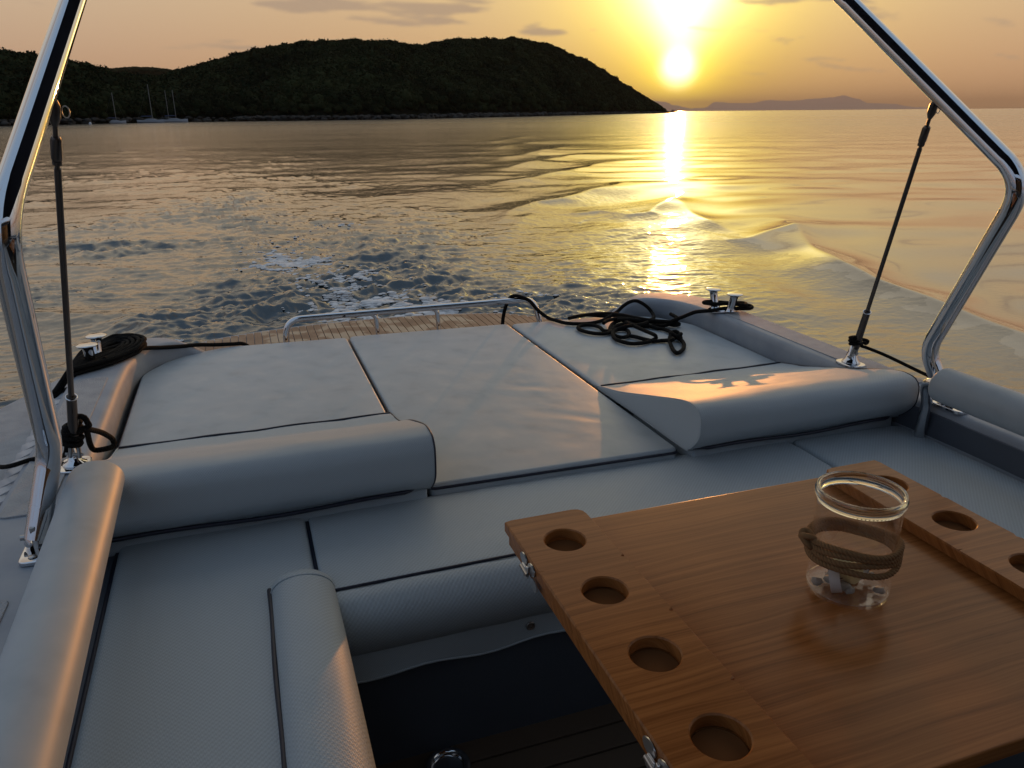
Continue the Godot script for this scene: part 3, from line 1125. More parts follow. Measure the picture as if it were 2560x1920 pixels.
func coaming(t: Node3D, s: float) -> void:
	# raised inner rim: straight along the cockpit, hooking round the corner of the sun pad and fading there
	var inner := [[1.225, 2.0], [1.225, 0.0], [1.222, -1.0], [1.222, -1.9], [1.226, -2.5], [1.228, -2.9], [1.215, -3.1], [1.16, -3.26], [1.06, -3.37], [.96, -3.40]]
	var outer := [[1.385, 2.0], [1.385, 0.0], [1.385, -1.0], [1.385, -1.9], [1.388, -2.5], [1.392, -2.9], [1.388, -3.14], [1.30, -3.36], [1.13, -3.47], [.94, -3.43]]
	var height := [-.87, -.87, -.87, -.87, -.868, -.868, -.868, -.872, -.888, -.965]
	var a := []
	var b := []
	for i in inner.size():
		a.append(Vector3(inner[i][0], height[i], inner[i][1]))
		b.append(Vector3(outer[i][0], height[i], outer[i][1]))
	var ca := []
	var cb := []
	for i in inner.size() - 1:
		var i0 := maxi(i - 1, 0)
		var i3 := mini(i + 2, inner.size() - 1)
		var k := 8
		for j in k:
			var u := float(j) / k
			ca.append((a[i] as Vector3).cubic_interpolate(a[i + 1], a[i0], a[i3], u))
			cb.append((b[i] as Vector3).cubic_interpolate(b[i + 1], b[i0], b[i3], u))
	ca.append(a[-1])
	cb.append(b[-1])
	var rings := []
	for i in ca.size():
		var p: Vector3 = ca[i]
		var q: Vector3 = cb[i]
		var w := q - p
		var l := w.length()
		w /= l
		var ring := PackedVector3Array()
		var base := -1.06
		var e := minf(0.022, l * 0.3)
		for g in [[-.018, base], [-.012, p.y - .03], [-.006, p.y - .012], [.002, p.y - .003], [e * .6, p.y], [l - e, p.y], [l - e * .35, p.y - e * .25], [l, p.y - e], [l + .02, base]]:
			var x: Vector3 = p + w * g[0]
			ring.append(V(MID + s * x.x, g[1], x.z))
		rings.append(ring)
	part("coaming", loft(rings), M.gel, t)
	# panels set into the rim beside the cockpit
	for z in [[-1.50, -1.12], [-1.06, -.6]]:
		part("deck_panel", pad(outline([[MID + s * 1.256, z[0], .02], [MID + s * 1.356, z[0], .02], [MID + s * 1.356, z[1], .02], [MID + s * 1.256, z[1], .02]], 0.1), -.875, -.867, 0.002, 0.0, null, 0.0, 2), M.skid, t)
	part("toe_strip", pad(outline([[MID + s * 1.262, -2.9, .02], [MID + s * 1.366, -2.9, .02], [MID + s * 1.362, -1.86, .02], [MID + s * 1.258, -1.86, .02]], 0.1), -.872, -.8655, 0.0015, 0.0, null, 0.0, 2), M.skid, t)

func platform(t: Node3D) -> void:
	var edge := func(x: float) -> float: return -5.72 + 0.16 * pow(absf(x - MID - 0.0) / 1.0, 2.2) + 0.05 * smoothstep(1.0, 1.5, absf(x - MID)) * 4.0
	var o := PackedVector2Array()
	for k in 41:
		var x := lerpf(MID - 1.5, MID + 1.5, k / 40.0)
		o.append(Vector2(x, edge.call(x) - 0.03))
	for k in 11:
		o.append(Vector2(lerpf(MID + 1.52, MID - 1.52, k / 10.0), -3.7))
	var p := part("swim_platform", pad(o, -1.62, -1.47, 0.02, 0.0, null, 0.0, 2), M.gel, t)
	rng.seed = 101
	var tones := []
	for k in 4:
		var m := plain("weathered_teak", Color.WHITE, 0.65)
		m.albedo_texture = noise_color(110, 0.010, 5, [[0.0, lin(.15, .088, .05)], [0.40, lin(.21, .125, .072)], [0.50, lin(.24, .15, .09)], [0.56, lin(.36, .27, .18)], [1.0, lin(.42, .33, .23)]] if k > 1 else [[0.0, lin(.17, .10, .058)], [0.5, lin(.23, .14, .085)], [0.8, lin(.27, .18, .11)], [1.0, lin(.42, .33, .23)]])
		tones.append(tri(m, 1.0 / 1.6))
	var x := MID - 1.44
	while x < MID + 1.42:
		var z1: float = edge.call(x + 0.025) + 0.045
		var wet: float = absf(x - MID) < 0.75
		part("teak_plank", box(x, x + 0.047, -1.47, -1.458, z1, -3.75, 0.0015), tones[(2 if wet else 0) + rng.randi() % 2], p)
		x += 0.052

func stern_rail() -> void:
	var t := thing("grab_rail", "long polished steel grab rail across the stern above the teak platform", "rail", V(.7, -1.01, -3.52))
	var y := -.868
	var a := V(.135, -1.02, -3.515)
	part("tube", tube(bent([V(.125, -1.03, -3.50), V(.135, y, -3.50), V(1.30, y + .012, -3.44), V(1.335, -1.03, -3.40)], 0.075, 10), 0.0145, 16), M.chrome, t)
	for x in [.50, .79]:
		part("leg", tube(bent([V(x, y + .004, -3.482), V(x + .035, y - .012, -3.478), V(x + .045, -1.06, -3.475)], 0.03, 6), 0.0105, 12), M.chrome, t)

func cushions() -> void:
	var crease := noise(121, 5.5, 4)
	# --- the three sun pads
	var pads := [
		["pale grey sun pad on the left of the stern, behind the left backrest", [[-.437, -2.38, .02], [.388, -2.36, .02], [.388, -3.42, .03], [-.13, -3.455, .10], [-.33, -3.37, .18], [-.437, -3.17, .18]]],
		["pale grey middle sun pad between the two backrests, longest of the three", [[.402, -1.855, .02], [1.157, -1.835, .02], [1.143, -3.385, .03], [.400, -3.43, .03]]],
		["pale grey sun pad on the right of the stern, under the tangled black rope", [[1.172, -2.34, .02], [1.967, -2.30, .02], [1.967, -3.06, .18], [1.86, -3.26, .18], [1.66, -3.345, .12], [1.158, -3.375, .03]]],
	]
	for k in 3:
		var o := outline(pads[k][1], 0.03)
		var c := Vector2.ZERO
		for q in o:
			c += q
		c /= o.size()
		var t := thing("sun_pad", pads[k][0], "cushion", V(c.x, -1.0, c.y), "sun pads on the stern")
		part("cover", pad(o, -1.008, -.952, 0.010, 0.003, crease, 0.0016, 44), M.fine, t)
		var line := PackedVector3Array()
		for q in inset(o, -0.001):
			line.append(V(q.x, -.966, q.y))
		part("piping", tube(line, 0.0042, 6, true), M.piping, t)
		var under := PackedVector3Array()
		for q in inset(o, -0.001):
			under.append(V(q.x, -1.000, q.y))
		part("piping", tube(under, 0.0042, 6, true), M.piping, t)
	# --- the two wedge backrests on them
	for k in 2:
		var lift: float = [0.022, 0.0][k]
		var x0: float = [-.437, 1.168][k]
		var x1: float = [.402, 1.965][k]
		var front: float = -1.785 + [-.012, 0.012][k]
		var prof := smooth_profile([[-2.42, -.962], [-2.405, -.948], [-2.25, -.915], [front - .27, -.858 + lift * .7], [front - .10, -.811 + lift], [front - .035, -.800 + lift], [front + .008, -.806 + lift], [front + .027, -.828 + lift * .9], [front + .029, -.858 + lift * .6], [front + .022, -.892], [front - .005, -.925], [front - .03, -.945], [front - .06, -.953], [-2.1, -.956]], 0.016)
		var t := thing("backrest_cushion", ["wedge shaped grey backrest on the left sun pad, nearest the steel frame's left leg", "wedge shaped grey backrest on the right sun pad, its sloping back lit orange"][k], "cushion", V((x0 + x1) / 2, -.955, -2.0), "wedge backrests on the sun pads")
		part("cover", sweep(prof, x0, x1, 0.006, 0.007, true, 0.03, crease, 0.004), M.fine_weave, t)
		part("foot", box(x0 + .03, x1 - .012, -1.0, -.952, -2.2, front - .045, 0.008), M.fine_weave, t)
		var line := PackedVector3Array()
		for j in 40:
			var u := j / 39.0
			line.append(V(lerpf(x0 + .02, x1 - .02, u), -.943 + .004 * sin(u * 9.0), front - .012 - .02 * smoothstep(.06, 0.0, u) - .05 * smoothstep(.93, 1.0, u)))
		part("piping", tube(line, 0.0055, 6), M.piping, t)
		var back := PackedVector3Array()
		for j in 24:
			var u := j / 23.0
			back.append(V(lerpf(x0 + .006, x1 - .006, u), -.9465 + .001 * sin(u * 23.0), -2.408 + .002 * sin(u * 17.0)))
		part("piping", tube(back, 0.0036, 6), M.piping, t)
		for e in [x0 + .003, x1 - .003]:
			var seam := PackedVector3Array()
			for q in inset(prof, 0.001):
				seam.append(V(e, q.y, q.x))
			part("seam", tube(seam, 0.0028, 5, true), [M.piping, M.fine_weave][1 if e == x0 + .003 else 0], t)
	# --- the seats
	var t := thing("seat_cushion", "grey woven cross bench cushion before the sun pads, with a rolled front edge", "cushion", V(.8, -1.05, -1.66), "woven cockpit seat cushions")
	var prof := smooth_profile([[-1.855, -1.05], [-1.858, -1.0], [-1.845, -.984], [-1.78, -.979], [-1.65, -.978], [-1.54, -.979], [-1.497, -.981], [-1.488, -.985], [-1.475, -.981], [-1.448, -.988], [-1.424, -1.012], [-1.414, -1.045], [-1.420, -1.085], [-1.438, -1.12], [-1.46, -1.142], [-1.48, -1.15], [-1.6, -1.12]], 0.008)
	part("cover", sweep(prof, .074, 1.545, 0.008, 0.012, true, 0.03, crease, 0.003), M.seat, t)
	part("piping", tube(PackedVector3Array([V(.10, -.981, -1.487), V(.3, -.981, -1.489), V(.6, -.98, -1.488), V(1.0, -.98, -1.488), V(1.53, -.981, -1.488)]), 0.0035, 6), M.piping, t)
	# valance with press studs below the roll
	var rows := [PackedVector3Array(), PackedVector3Array()]
	var vv := PackedVector3Array()
	var vi := PackedInt32Array()
	for j in 3:
		for i in 40:
			var x := lerpf(.11, 1.43, i / 39.0)
			var wave := 0.006 * sin(x * 11.0) + 0.004 * sin(x * 23.0 + 1.0)
			vv.append(V(x, [-1.128, -1.165, -1.196][j] + wave * j * 0.7, -1.45 + 0.011 * sin(x * 9.0 + 0.6) * j * 0.5 + .004 * j))
	for j in 2:
		for i in 39:
			var p := j * 40 + i
			vi.append_array([p, p + 1, p + 40, p + 40, p + 1, p + 41])
	part("valance", finish(vv, vi, true), M.fine_weave, t)
	var hem := []
	for i in 40:
		hem.append(vv[80 + i])
	part("hem", tube(PackedVector3Array(hem), 0.003, 6), M.fine_weave, t)
	for x in [.172, .54, .91, 1.28]:
		part("press_stud", lathe(V(x, -1.158, -1.447), [[.0, -.004], [.0115, -.004], [.0115, .0], [.0095, .002], [.0075, .0005], [.004, .0], [.0, .002]], 16, Vector3(0, 0.05, 1)), M.steel, t)
	for s in [0, 1]:
		var m := func(x: float) -> float: return x if s == 0 else 2.0 * MID - x + .022
		var sc := thing("seat_cushion", ["grey woven side seat cushion on the left with a raised edge roll", "grey woven side seat cushion on the right, partly under the teak table"][s], "cushion", V(m.call(-.15), -1.05, -1.2), "woven cockpit seat cushions")
		var o: Array = [[m.call(-.346), .35, .02], [m.call(-.374), -1.905, .07], [m.call(.066), -1.893, .035], [m.call(.066), .35, .02]]
		if s == 1:
			o = [[1.98, .35, .02], [1.988, -1.815, .07], [1.552, -1.828, .035], [1.552, -1.50, .02], [1.56, .35, .02]]
		part("cover", pad(outline(o, 0.03), -1.05, -.979, 0.02, 0.003, crease, 0.002, 20), M.seat, sc)
		var roll := smooth_profile([[-.034, -.99], [-.03, -.963], [-.008, -.944], [.030, -.938], [.068, -.946], [.094, -.968], [.103, -1.0], [.104, -1.05], [.100, -1.10], [.085, -1.16], [.06, -1.165], [0.0, -1.08], [-.025, -1.03]], 0.008)
		if s == 1:
			var flip := PackedVector2Array()
			for q in roll:
				flip.append(Vector2(m.call(q.x), q.y))
			roll = flip
		part("edge_roll", sweep(roll, -1.552, .35, 0.035, 0.01, false, 0.03, crease, 0.004), M.seat, sc)
		var pipe := []
		for j in 40:
			pipe.append(V(m.call(-.036 + 0.0012 * sin(j * 0.8)), -.9735, lerpf(-1.525, .33, j / 39.0)))
		part("piping", tube(PackedVector3Array(pipe), 0.0055, 6), M.piping, sc)
		var edge := PackedVector3Array()
		for q in inset(outline(o, 0.03), -0.003):
			edge.append(V(q.x, -1.0, q.y))
		part("piping", tube(edge, 0.0075, 6, true), M.piping, sc)
		if s == 0:
			var seam := []
			for q in roll:
				if q.y > -1.1:
					seam.append(V(q.x, q.y + .001, -1.505))
			part("seam", tube(PackedVector3Array(seam), 0.002, 5), M.fine_weave, sc)

# padded grab rails along both sides of the cockpit
func side_rolls() -> void:
	for s in [0, 1]:
		var skew: float = [.027, 0.0][s]
		var cx := [-.372, 1.885][s] as float
		var z0 := [-1.775, -1.605][s] as float
		var cy := [-.762, -.762][s] as float
		var t := thing("padded_rail", ["grey padded roll along the left seat, catching an orange streak of sun", "grey padded roll on a steel rail along the right side deck"][s], "backrest", V(cx, -.98, -1.2), "padded rails beside the cockpit seats")
		var prof := PackedVector2Array()
		for k in 40:
			var a := TAU * k / 40
			prof.append(Vector2(cx + .0575 * cos(a) * (1.0 if s == 0 else .95), cy + .046 * sin(a) * (1.0 if s == 0 else 1.12)))
		part("cover", sweep(prof, z0, .3, 0.013, 0.03, false, 0.04, null, 0.0, skew), M.roll, t)
		var out := 1.0 if s == 1 else -1.0
		part("rail", tube(bent([V(cx + skew * 2.0, cy - .005, .4), V(cx, cy - .005, z0 - .055), V(cx + out * .045, cy - .09, z0 - .075), V(cx + out * .072, -1.02, z0 - .105)], 0.06, 8), 0.0165, 14), M.chrome, t)
		part("rail_foot", lathe(V(cx + out * .072, -1.02, z0 - .105), [[.0, .0], [.03, .0], [.03, .006], [.02, .012], [.0, .012]], 16), M.steel, t)

func frame_arch() -> void:
	var t := thing("steel_arch", "polished steel tube arch over the stern, cut off by the top of the picture", "frame", V(MID, -.87, -1.7))
	var p := [V(-.489, -.845, -1.690), V(-.441, -.665, -1.735), V(-.373, -.17, -1.497), V(-.311, .03, -1.762), V(-.283, .245, -2.045), V(-.20, .78, -2.75), V(1.71, .80, -2.75), V(1.793, .300, -2.077), V(1.821, .016, -1.752), V(1.883, -.182, -1.490), V(1.951, -.700, -1.721), V(1.990, -.845, -1.668)]
	var q := p.duplicate()
	for k in [1, 2, 9, 10]:
		var a: Vector3 = ((p[k - 1] if k != 10 else p[9]) - p[k])
		var b: Vector3 = ((p[k + 1] if k != 2 else p[4]) - p[k])
		if k == 9:
			a = p[7] - p[k]
		var half := a.angle_to(b) / 2.0
		q[k] = p[k] - (a.normalized() + b.normalized()).normalized() * 0.5 * minf(.11 / tan(half), .48 * minf(a.length(), b.length())) * cos(half)
	p = q
	part("tube", tube(bent([p[0], p[1], p[2], p[4], p[5], p[6], p[7], p[9], p[10], p[11]], 0.11, 14), 0.0245, 28), M.chrome, t)
	for s in [0, 1]:
		var f: Vector3 = p[0] if s == 0 else p[11]
		var n: Vector3 = ((p[1] if s == 0 else p[10]) - f).normalized()
		# the tube's slotted end swivels on a plate
		part("end_collar", tube(PackedVector3Array([f + n * .066, f + n * .073]), 0.0252, 24), M.chrome, t)
		var fork := []
		var sx := n.cross(Vector3.FORWARD).normalized()
		var sz := sx.cross(n).normalized()
		for e in [-1.0, 1.0]:
			var halves := []
			for d in [[.068, .0238], [.0, .0238], [-.014, .0225], [-.022, .016]]:
				var ring := PackedVector3Array()
				for k in 11:
					var an := -PI / 2.0 + PI * k / 10.0
					ring.append(f + n * d[0] + sx * e * (.0075 + maxf(0.0, cos(an) * d[1] - .0075)) + sz * sin(an) * d[1] * .97)
				halves.append(ring)
			fork.append(loft(halves))
		part("fork", join(fork), M.chrome, t)
		part("tongue", box(f.x - .006, f.x + .006, -.862, f.y - HC + .035, f.z - .018, f.z + .018, 0.003), M.steel, t)
		part("pivot_pin", tube(PackedVector3Array([f + Vector3(-.03, .006, 0), f + Vector3(.03, .006, 0)]), 0.006, 10), M.steel, t)
		var pl := part("foot_plate", pad(outline([[f.x - .026, f.z - .06, .02], [f.x + .026, f.z - .06, .02], [f.x + .026, f.z + .075, .02], [f.x - .026, f.z + .075, .02]], 0.05), -.868, -.859, 0.003, 0.0, null, 0.0, 2), M.chrome, t)
		for dz in [-.042, .055]:
			part("screw", lathe(V(f.x, -.859, f.z + dz), [[.0, .0], [.009, .0], [.0075, .003], [.0, .0035]], 12), M.steel, pl)

func canopy() -> void:
	# the canvas that the arch carries, just above the picture
	var t := thing("canvas_canopy", "navy canvas sun canopy stretched over the steel arch above the cockpit", "canopy", V(MID, .8, -1.0))
	var rings := []
	for j in 16:
		var z := lerpf(-2.76, .35, j / 15.0)
		var ring := PackedVector3Array()
		for i in 21:
			var u := i / 10.0 - 1.0
			ring.append(V(MID + u * 1.02, .845 - .07 * u * u - .015 * sin(PI * j / 5.0) * sin(PI * j / 5.0), z))
		for i in range(20, -1, -1):
			var u := i / 10.0 - 1.0
			ring.append(V(MID + u * 1.02, .842 - .07 * u * u - .015 * sin(PI * j / 5.0) * sin(PI * j / 5.0), z))
		rings.append(ring)
	part("canvas", loft(rings), M.canvas, t)

func stays() -> void:
	for s in [0, 1]:
		var foot: Vector3 = [V(-.487, -.865, -2.118), V(2.02, -.865, -2.105)][s]
		var top: Vector3 = [V(-.311, .025, -1.757), V(1.838, .016, -1.748)][s]
		var t := thing("stay_rod", ["steel stay with a turnbuckle from the left deck up to the arch", "steel stay with a turnbuckle from the right deck up to the arch"][s], "stay", foot, "stays bracing the steel arch")
		var n := (top - foot).normalized()
		var l := foot.distance_to(top)
		part("rod", tube(PackedVector3Array([foot + n * .16, foot + n * (l - .135)]), 0.0068, 12), M.worn_rod, t)
		part("stud", tube(PackedVector3Array([foot + n * (l - .14), foot + n * (l - .035)]), 0.0048, 10), M.worn_rod, t)
		part("turnbuckle", join([tube(PackedVector3Array([foot + n * (l - .118), foot + n * (l - .112), foot + n * (l - .074), foot + n * (l - .068)]), .01, 6, false, PackedFloat32Array([.0085, .0112, .0112, .0085])), tube(PackedVector3Array([foot + n * (l - .126), foot + n * (l - .118)]), 0.0098, 6)]), M.worn_rod, t)
		part("toggle", tube(PackedVector3Array([foot + n * (l - .045), foot + n * (l - .03), foot + n * (l - .005), foot + n * (l + .006)]), .011, 10, false, PackedFloat32Array([.006, .0115, .0115, .007])), M.worn_rod, t)
		var rp := PackedVector3Array()
		for k in 10:
			var a := TAU * k / 10
			rp.append(foot + n * (l - .012) + Vector3(.019 + .007 * cos(a), -.006 + .011 * sin(a), 0.0))
		part("split_ring", tube(rp, 0.0013, 5, true), M.steel, t)
		part("sleeve", tube(PackedVector3Array([foot + n * .075, foot + n * .08, foot + n * .235, foot + n * .242]), .01, 14, false, PackedFloat32Array([.012, .0128, .0115, .0085])), M.worn_rod, t)
		var rr := PackedVector3Array()
		var side := n.cross(Vector3.FORWARD).normalized()
		var fw := side.cross(n)
		for k in 14:
			var a := TAU * k / 14
			rr.append(foot + n * .236 + (side * cos(a) + fw * sin(a)) * .0125)
		part("retaining_ring", tube(rr, 0.0022, 6, true), M.chrome, t)
		part("clevis", join([tube(PackedVector3Array([foot + n * .03 + side * .011, foot + n * .085 + side * .008]), .0055, 8), tube(PackedVector3Array([foot + n * .03 - side * .011, foot + n * .085 - side * .008]), .0055, 8), tube(PackedVector3Array([foot + n * .04 - side * .02, foot + n * .04 + side * .022]), .0045, 8)]), M.steel, t)
		var cone := [[.0, .0], [.030, .0], [.029, .004], [.017, .010], [.012, .026], [.009, .045], [.0, .048]] if s == 0 else [[.0, .0], [.033, .0], [.031, .005], [.022, .016], [.015, .042], [.0105, .062], [.0, .066]]
		part("deck_socket", lathe(foot + Vector3(0, .004, 0), cone, 20), M.chrome, t)
		part("deck_plate", pad(outline([[foot.x - .036, foot.z - .05, .03], [foot.x + .036, foot.z - .05, .03], [foot.x + .036, foot.z + .05, .03], [foot.x - .036, foot.z + .05, .03]], 0.03), -.868, -.861, 0.003, 0.0, null, 0.0, 2), M.chrome, t)

func bollards() -> void:
	for s in [0, 1]:
		var c: Vector3 = [V(-.572, -.866, -3.08), V(2.036, -.866, -2.94)][s]
		var d: Vector3 = [Vector3(.004, 0, -.044), Vector3(-.010, 0, -.044)][s]
		var t := thing("mooring_bollard", ["twin mushroom bollard on the left quarter inside a flaked black rope", "twin mushroom bollard on the right quarter with a black rope made fast"][s], "bollard", c, "mooring bollards on the quarters")
		part("base_plate", tube(PackedVector3Array([c + Vector3(0, .002, 0), c + Vector3(0, .010, 0), c + Vector3(0, .014, 0)]), .06, 24, false, PackedFloat32Array([.078, .078, .072]), Vector2(0.55, 1.0)), M.chrome, t)
		for e in [-1.0, 1.0]:
			var b: Vector3 = c + d * e
			var lean: Vector3 = Vector3(d.x, 0.0, d.z) * e * 0.5
			var post := []
			for h in [[.0, .026], [.012, .022], [.03, .0185], [.085, .0175], [.105, .019], [.112, .024], [.116, .034], [.120, .0365], [.124, .035], [.1275, .026], [.129, .0]]:
				var ring := PackedVector3Array()
				for k in 24:
					var a := TAU * k / 24
					ring.append(b + Vector3(0, h[0] * .66 + .01, 0) + lean * h[0] / .13 + Vector3(cos(a), 0, sin(a)) * h[1])
				post.append(ring)
			part("post", loft(post), M.chrome, t)

func wire(pts: Array, r: float, closed := false, step := 0.012) -> ArrayMesh:
	return tube(curve(pts, step, closed), r, 9, closed)

func ropes() -> void:
	# the heap on the right sun pad, its end over the grab rail and made fast on the bollard
	var t := thing("black_rope", "tangled black braided rope heaped on the right sun pad and led to the bollard", "rope", V(1.65, -.95, -3.0))
	var runs := [
		[1.146,-1.1,-3.46, 1.150,-0.96,-3.47, 1.171,-0.872,-3.465, 1.19,-0.838,-3.45, 1.222,-0.836,-3.43, 1.268,-0.858,-3.41, 1.30,-0.90,-3.385, 1.345,-0.937,-3.36, 1.362,-0.937,-3.303, 1.385,-0.937,-3.244, 1.435,-0.937,-3.209, 1.501,-0.937,-3.198, 1.577,-0.937,-3.230, 1.641,-0.925,-3.263, 1.688,-0.919,-3.300, 1.715,-0.897,-3.300, 1.749,-0.880,-3.300, 1.790,-0.878,-3.300, 1.836,-0.905,-3.290, 1.855,-0.935,-3.26, 1.80,-0.930,-3.15, 1.727,-0.925,-3.101, 1.685,-0.920,-3.120, 1.632,-0.920,-3.170, 1.564,-0.920,-3.155, 1.524,-0.920,-3.120],
		[1.434,-0.937,-3.316, 1.494,-0.937,-3.341, 1.545,-0.937,-3.346, 1.609,-0.937,-3.297, 1.647,-0.925,-3.249, 1.683,-0.925,-3.211, 1.714,-0.925,-3.117, 1.765,-0.937,-3.119, 1.815,-0.937,-3.078, 1.839,-0.937,-3.024, 1.874,-0.937,-3.037, 1.807,-0.915,-3.014, 1.753,-0.915,-3.057, 1.701,-0.915,-3.127, 1.655,-0.915,-3.216, 1.631,-0.925,-3.291, 1.552,-0.925,-3.307, 1.472,-0.925,-3.292],
		[1.686,-0.937,-3.065, 1.646,-0.937,-3.124, 1.577,-0.937,-3.106, 1.501,-0.937,-3.018, 1.457,-0.937,-3.015, 1.421,-0.937,-3.049, 1.401,-0.937,-3.105, 1.410,-0.937,-3.152, 1.450,-0.937,-3.177, 1.489,-0.937,-3.158, 1.503,-0.937,-3.113, 1.497,-0.937,-3.051, 1.550,-0.937,-3.052, 1.597,-0.920,-3.031, 1.670,-0.920,-3.036, 1.720,-0.920,-3.061],
		[1.785,-0.937,-3.089, 1.741,-0.937,-3.168, 1.680,-0.937,-3.203, 1.609,-0.937,-3.172, 1.537,-0.937,-3.078, 1.507,-0.937,-2.965, 1.532,-0.937,-2.926, 1.573,-0.937,-2.960, 1.597,-0.937,-3.030, 1.566,-0.937,-3.050, 1.518,-0.937,-3.012, 1.486,-0.937,-2.929, 1.489,-0.937,-2.874, 1.519,-0.937,-2.825, 1.579,-0.937,-2.821, 1.640,-0.937,-2.851, 1.642,-0.920,-2.846, 1.638,-0.920,-2.932, 1.631,-0.920,-3.018, 1.625,-0.920,-3.097],
		[1.609,-0.920,-3.149, 1.652,-0.920,-3.139, 1.716,-0.937,-3.120, 1.736,-0.937,-3.024, 1.765,-0.937,-2.970, 1.763,-0.937,-2.904, 1.772,-0.937,-2.864, 1.739,-0.930,-2.814, 1.717,-0.920,-2.836, 1.685,-0.930,-2.800, 1.643,-0.937,-2.704, 1.627,-0.937,-2.640, 1.673,-0.937,-2.671, 1.722,-0.937,-2.744, 1.747,-0.937,-2.818, 1.760,-0.937,-2.889, 1.726,-0.937,-2.862, 1.677,-0.918,-2.760, 1.678,-0.937,-2.817, 1.619,-0.937,-2.834, 1.579,-0.937,-2.918, 1.555,-0.937,-2.947],
		[1.624,-0.920,-3.178, 1.679,-0.937,-3.085, 1.750,-0.937,-3.049, 1.804,-0.937,-3.037, 1.817,-0.910,-3.006, 1.843,-0.880,-2.956, 1.887,-0.858,-2.935, 1.932,-0.856,-2.932, 1.971,-0.852,-2.915, 2.022,-0.845,-2.905, 2.066,-0.842,-2.872, 2.125,-0.842,-2.855, 2.145,-0.84,-2.885, 2.105,-0.838,-2.93, 2.06,-0.836,-2.97, 2.00,-0.835,-3.01, 1.97,-0.834,-2.99, 2.01,-0.833,-2.945, 2.07,-0.830,-2.93, 2.12,-0.828,-2.90, 2.09,-0.825,-2.85, 2.045,-0.822,-2.90],
		[1.821,-0.937,-3.046, 1.838,-0.900,-2.995, 1.846,-0.895,-3.072],
	]
	for a in runs:
		part("strand", wire(xyz_list(a), 0.0088), M.rope, t)
	# knot at the end of the eye
	var k := []
	for i in 14:
		var a := TAU * i / 7.0
		k.append(V(1.735 + .021 * cos(a), -.925 + .012 * sin(a * 1.5), -2.835 + .028 * sin(a)))
	part("knot", wire(k, 0.0085), M.rope, t)
	# the flaked coil on the left quarter
	var c := thing("black_rope", "black braided rope flaked in many long loops round the left bollard", "rope", V(-.57, -.86, -3.1))
	rng.seed = 131
	for j in 12:
		var loop := []
		var lay := j / 6
		var u := (j % 6) / 5.0
		var spread := lerpf(-1.0, 1.0, u)
		var y := -.857 + lay * .0135
		for i in 26:
			var a := TAU * i / 26
			var ca := cos(a)
			var sa := sin(a)
			# long axis from the outer edge of the rim to its inner corner
			var along := .235 * signf(ca) * pow(absf(ca), .75) + rng.randf_range(-.004, .004)
			var across := (.012 + .003 * lay + .0165 * (j % 6)) * signf(sa) * pow(absf(sa), .8)
			var px := -.575 + .100 * along / .235 + .88 * across + spread * .010
			var pz := -3.10 - .180 * along / .235 + .38 * across - spread * .012 + .03 * sin(a * 2.0)
			var py := y + rng.randf_range(-.002, .002) + .012 * maxf(0.0, sa) * lay * .3
			if px < -.632:
				py -= (-.632 - px) * 1.2
			var end := smoothstep(.05, .235, along)
			py += end * (.005 * (j % 6) - .010 + .003 * lay)
			px -= end * .008 * ((j * 5) % 6 - 2.5)
			loop.append(V(px, py, pz))
		part("loop", wire(loop, 0.0082, true), M.rope, c)
	part("tail", wire(xyz_list([-.53,-.835,-3.02, -.49,-.845,-3.10, -.455,-.850,-3.16, -.415,-.862,-3.22, -.36,-.885,-3.29, -.30,-.905,-3.355, -.24,-.92,-3.41, -.17,-.935,-3.44, -.10,-.942,-3.45, -.05,-.955,-3.475, .0,-1.02,-3.52]), 0.0085), M.rope, c)
	# lashings at the feet of the stays
	var l := thing("black_lashing", "black cord knotted round the left stay's foot with a hanging eye", "rope", V(-.485, -.86, -2.12), "cords tied at the stays")
	for h in [[.075, .019], [.09, .021], [.103, .020], [.114, .019], [.125, .018]]:
		var wr := []
		for i in 12:
			var a := TAU * i / 12
			wr.append(V(-.478 + .20 * (h[0] - .07) + h[1] * cos(a), -.865 + h[0] + .005 * sin(a + h[0] * 60.0), -2.09 + .1 * (h[0] - .07) + h[1] * sin(a)))
		part("turn", wire(wr, 0.0072, true, 0.008), M.rope, l)
	part("eye", wire(xyz_list([-.474,-.755,-2.068, -.46,-.722,-2.07, -.447,-.715,-2.07, -.434,-.72,-2.07, -.430,-.733,-2.07, -.428,-.744,-2.075, -.436,-.752,-2.08, -.445,-.79,-2.12, -.452,-.83,-2.16, -.450,-.856,-2.185, -.425,-.857,-2.185, -.405,-.857,-2.20, -.405,-.84,-2.205, -.418,-.80,-2.16, -.432,-.765,-2.10, -.440,-.75,-2.075, -.462,-.752,-2.068]), 0.0075), M.rope, l)
	part("cord", wire(xyz_list([-.49,-.79,-2.10, -.505,-.83,-2.12, -.53,-.852,-2.16, -.60,-.862,-2.19, -.68,-.885,-2.22, -.86,-1.01,-2.60, -1.05,-1.16,-2.9]), 0.0062), M.rope, l)
	var q := thing("black_lashing", "black cord knotted round the right stay's foot and led forward along the rim", "rope", V(2.0, -.86, -2.1), "cords tied at the stays")
	for h in [[.085, .017], [.097, .018], [.108, .0165]]:
		var wr := []
		for i in 12:
			var a := TAU * i / 12
			wr.append(V(2.003 - .2 * (h[0] - .07) + h[1] * cos(a), -.865 + h[0] + .004 * sin(a), -2.075 + h[1] * sin(a)))
		part("turn", wire(wr, 0.0062, true, 0.008), M.rope, q)
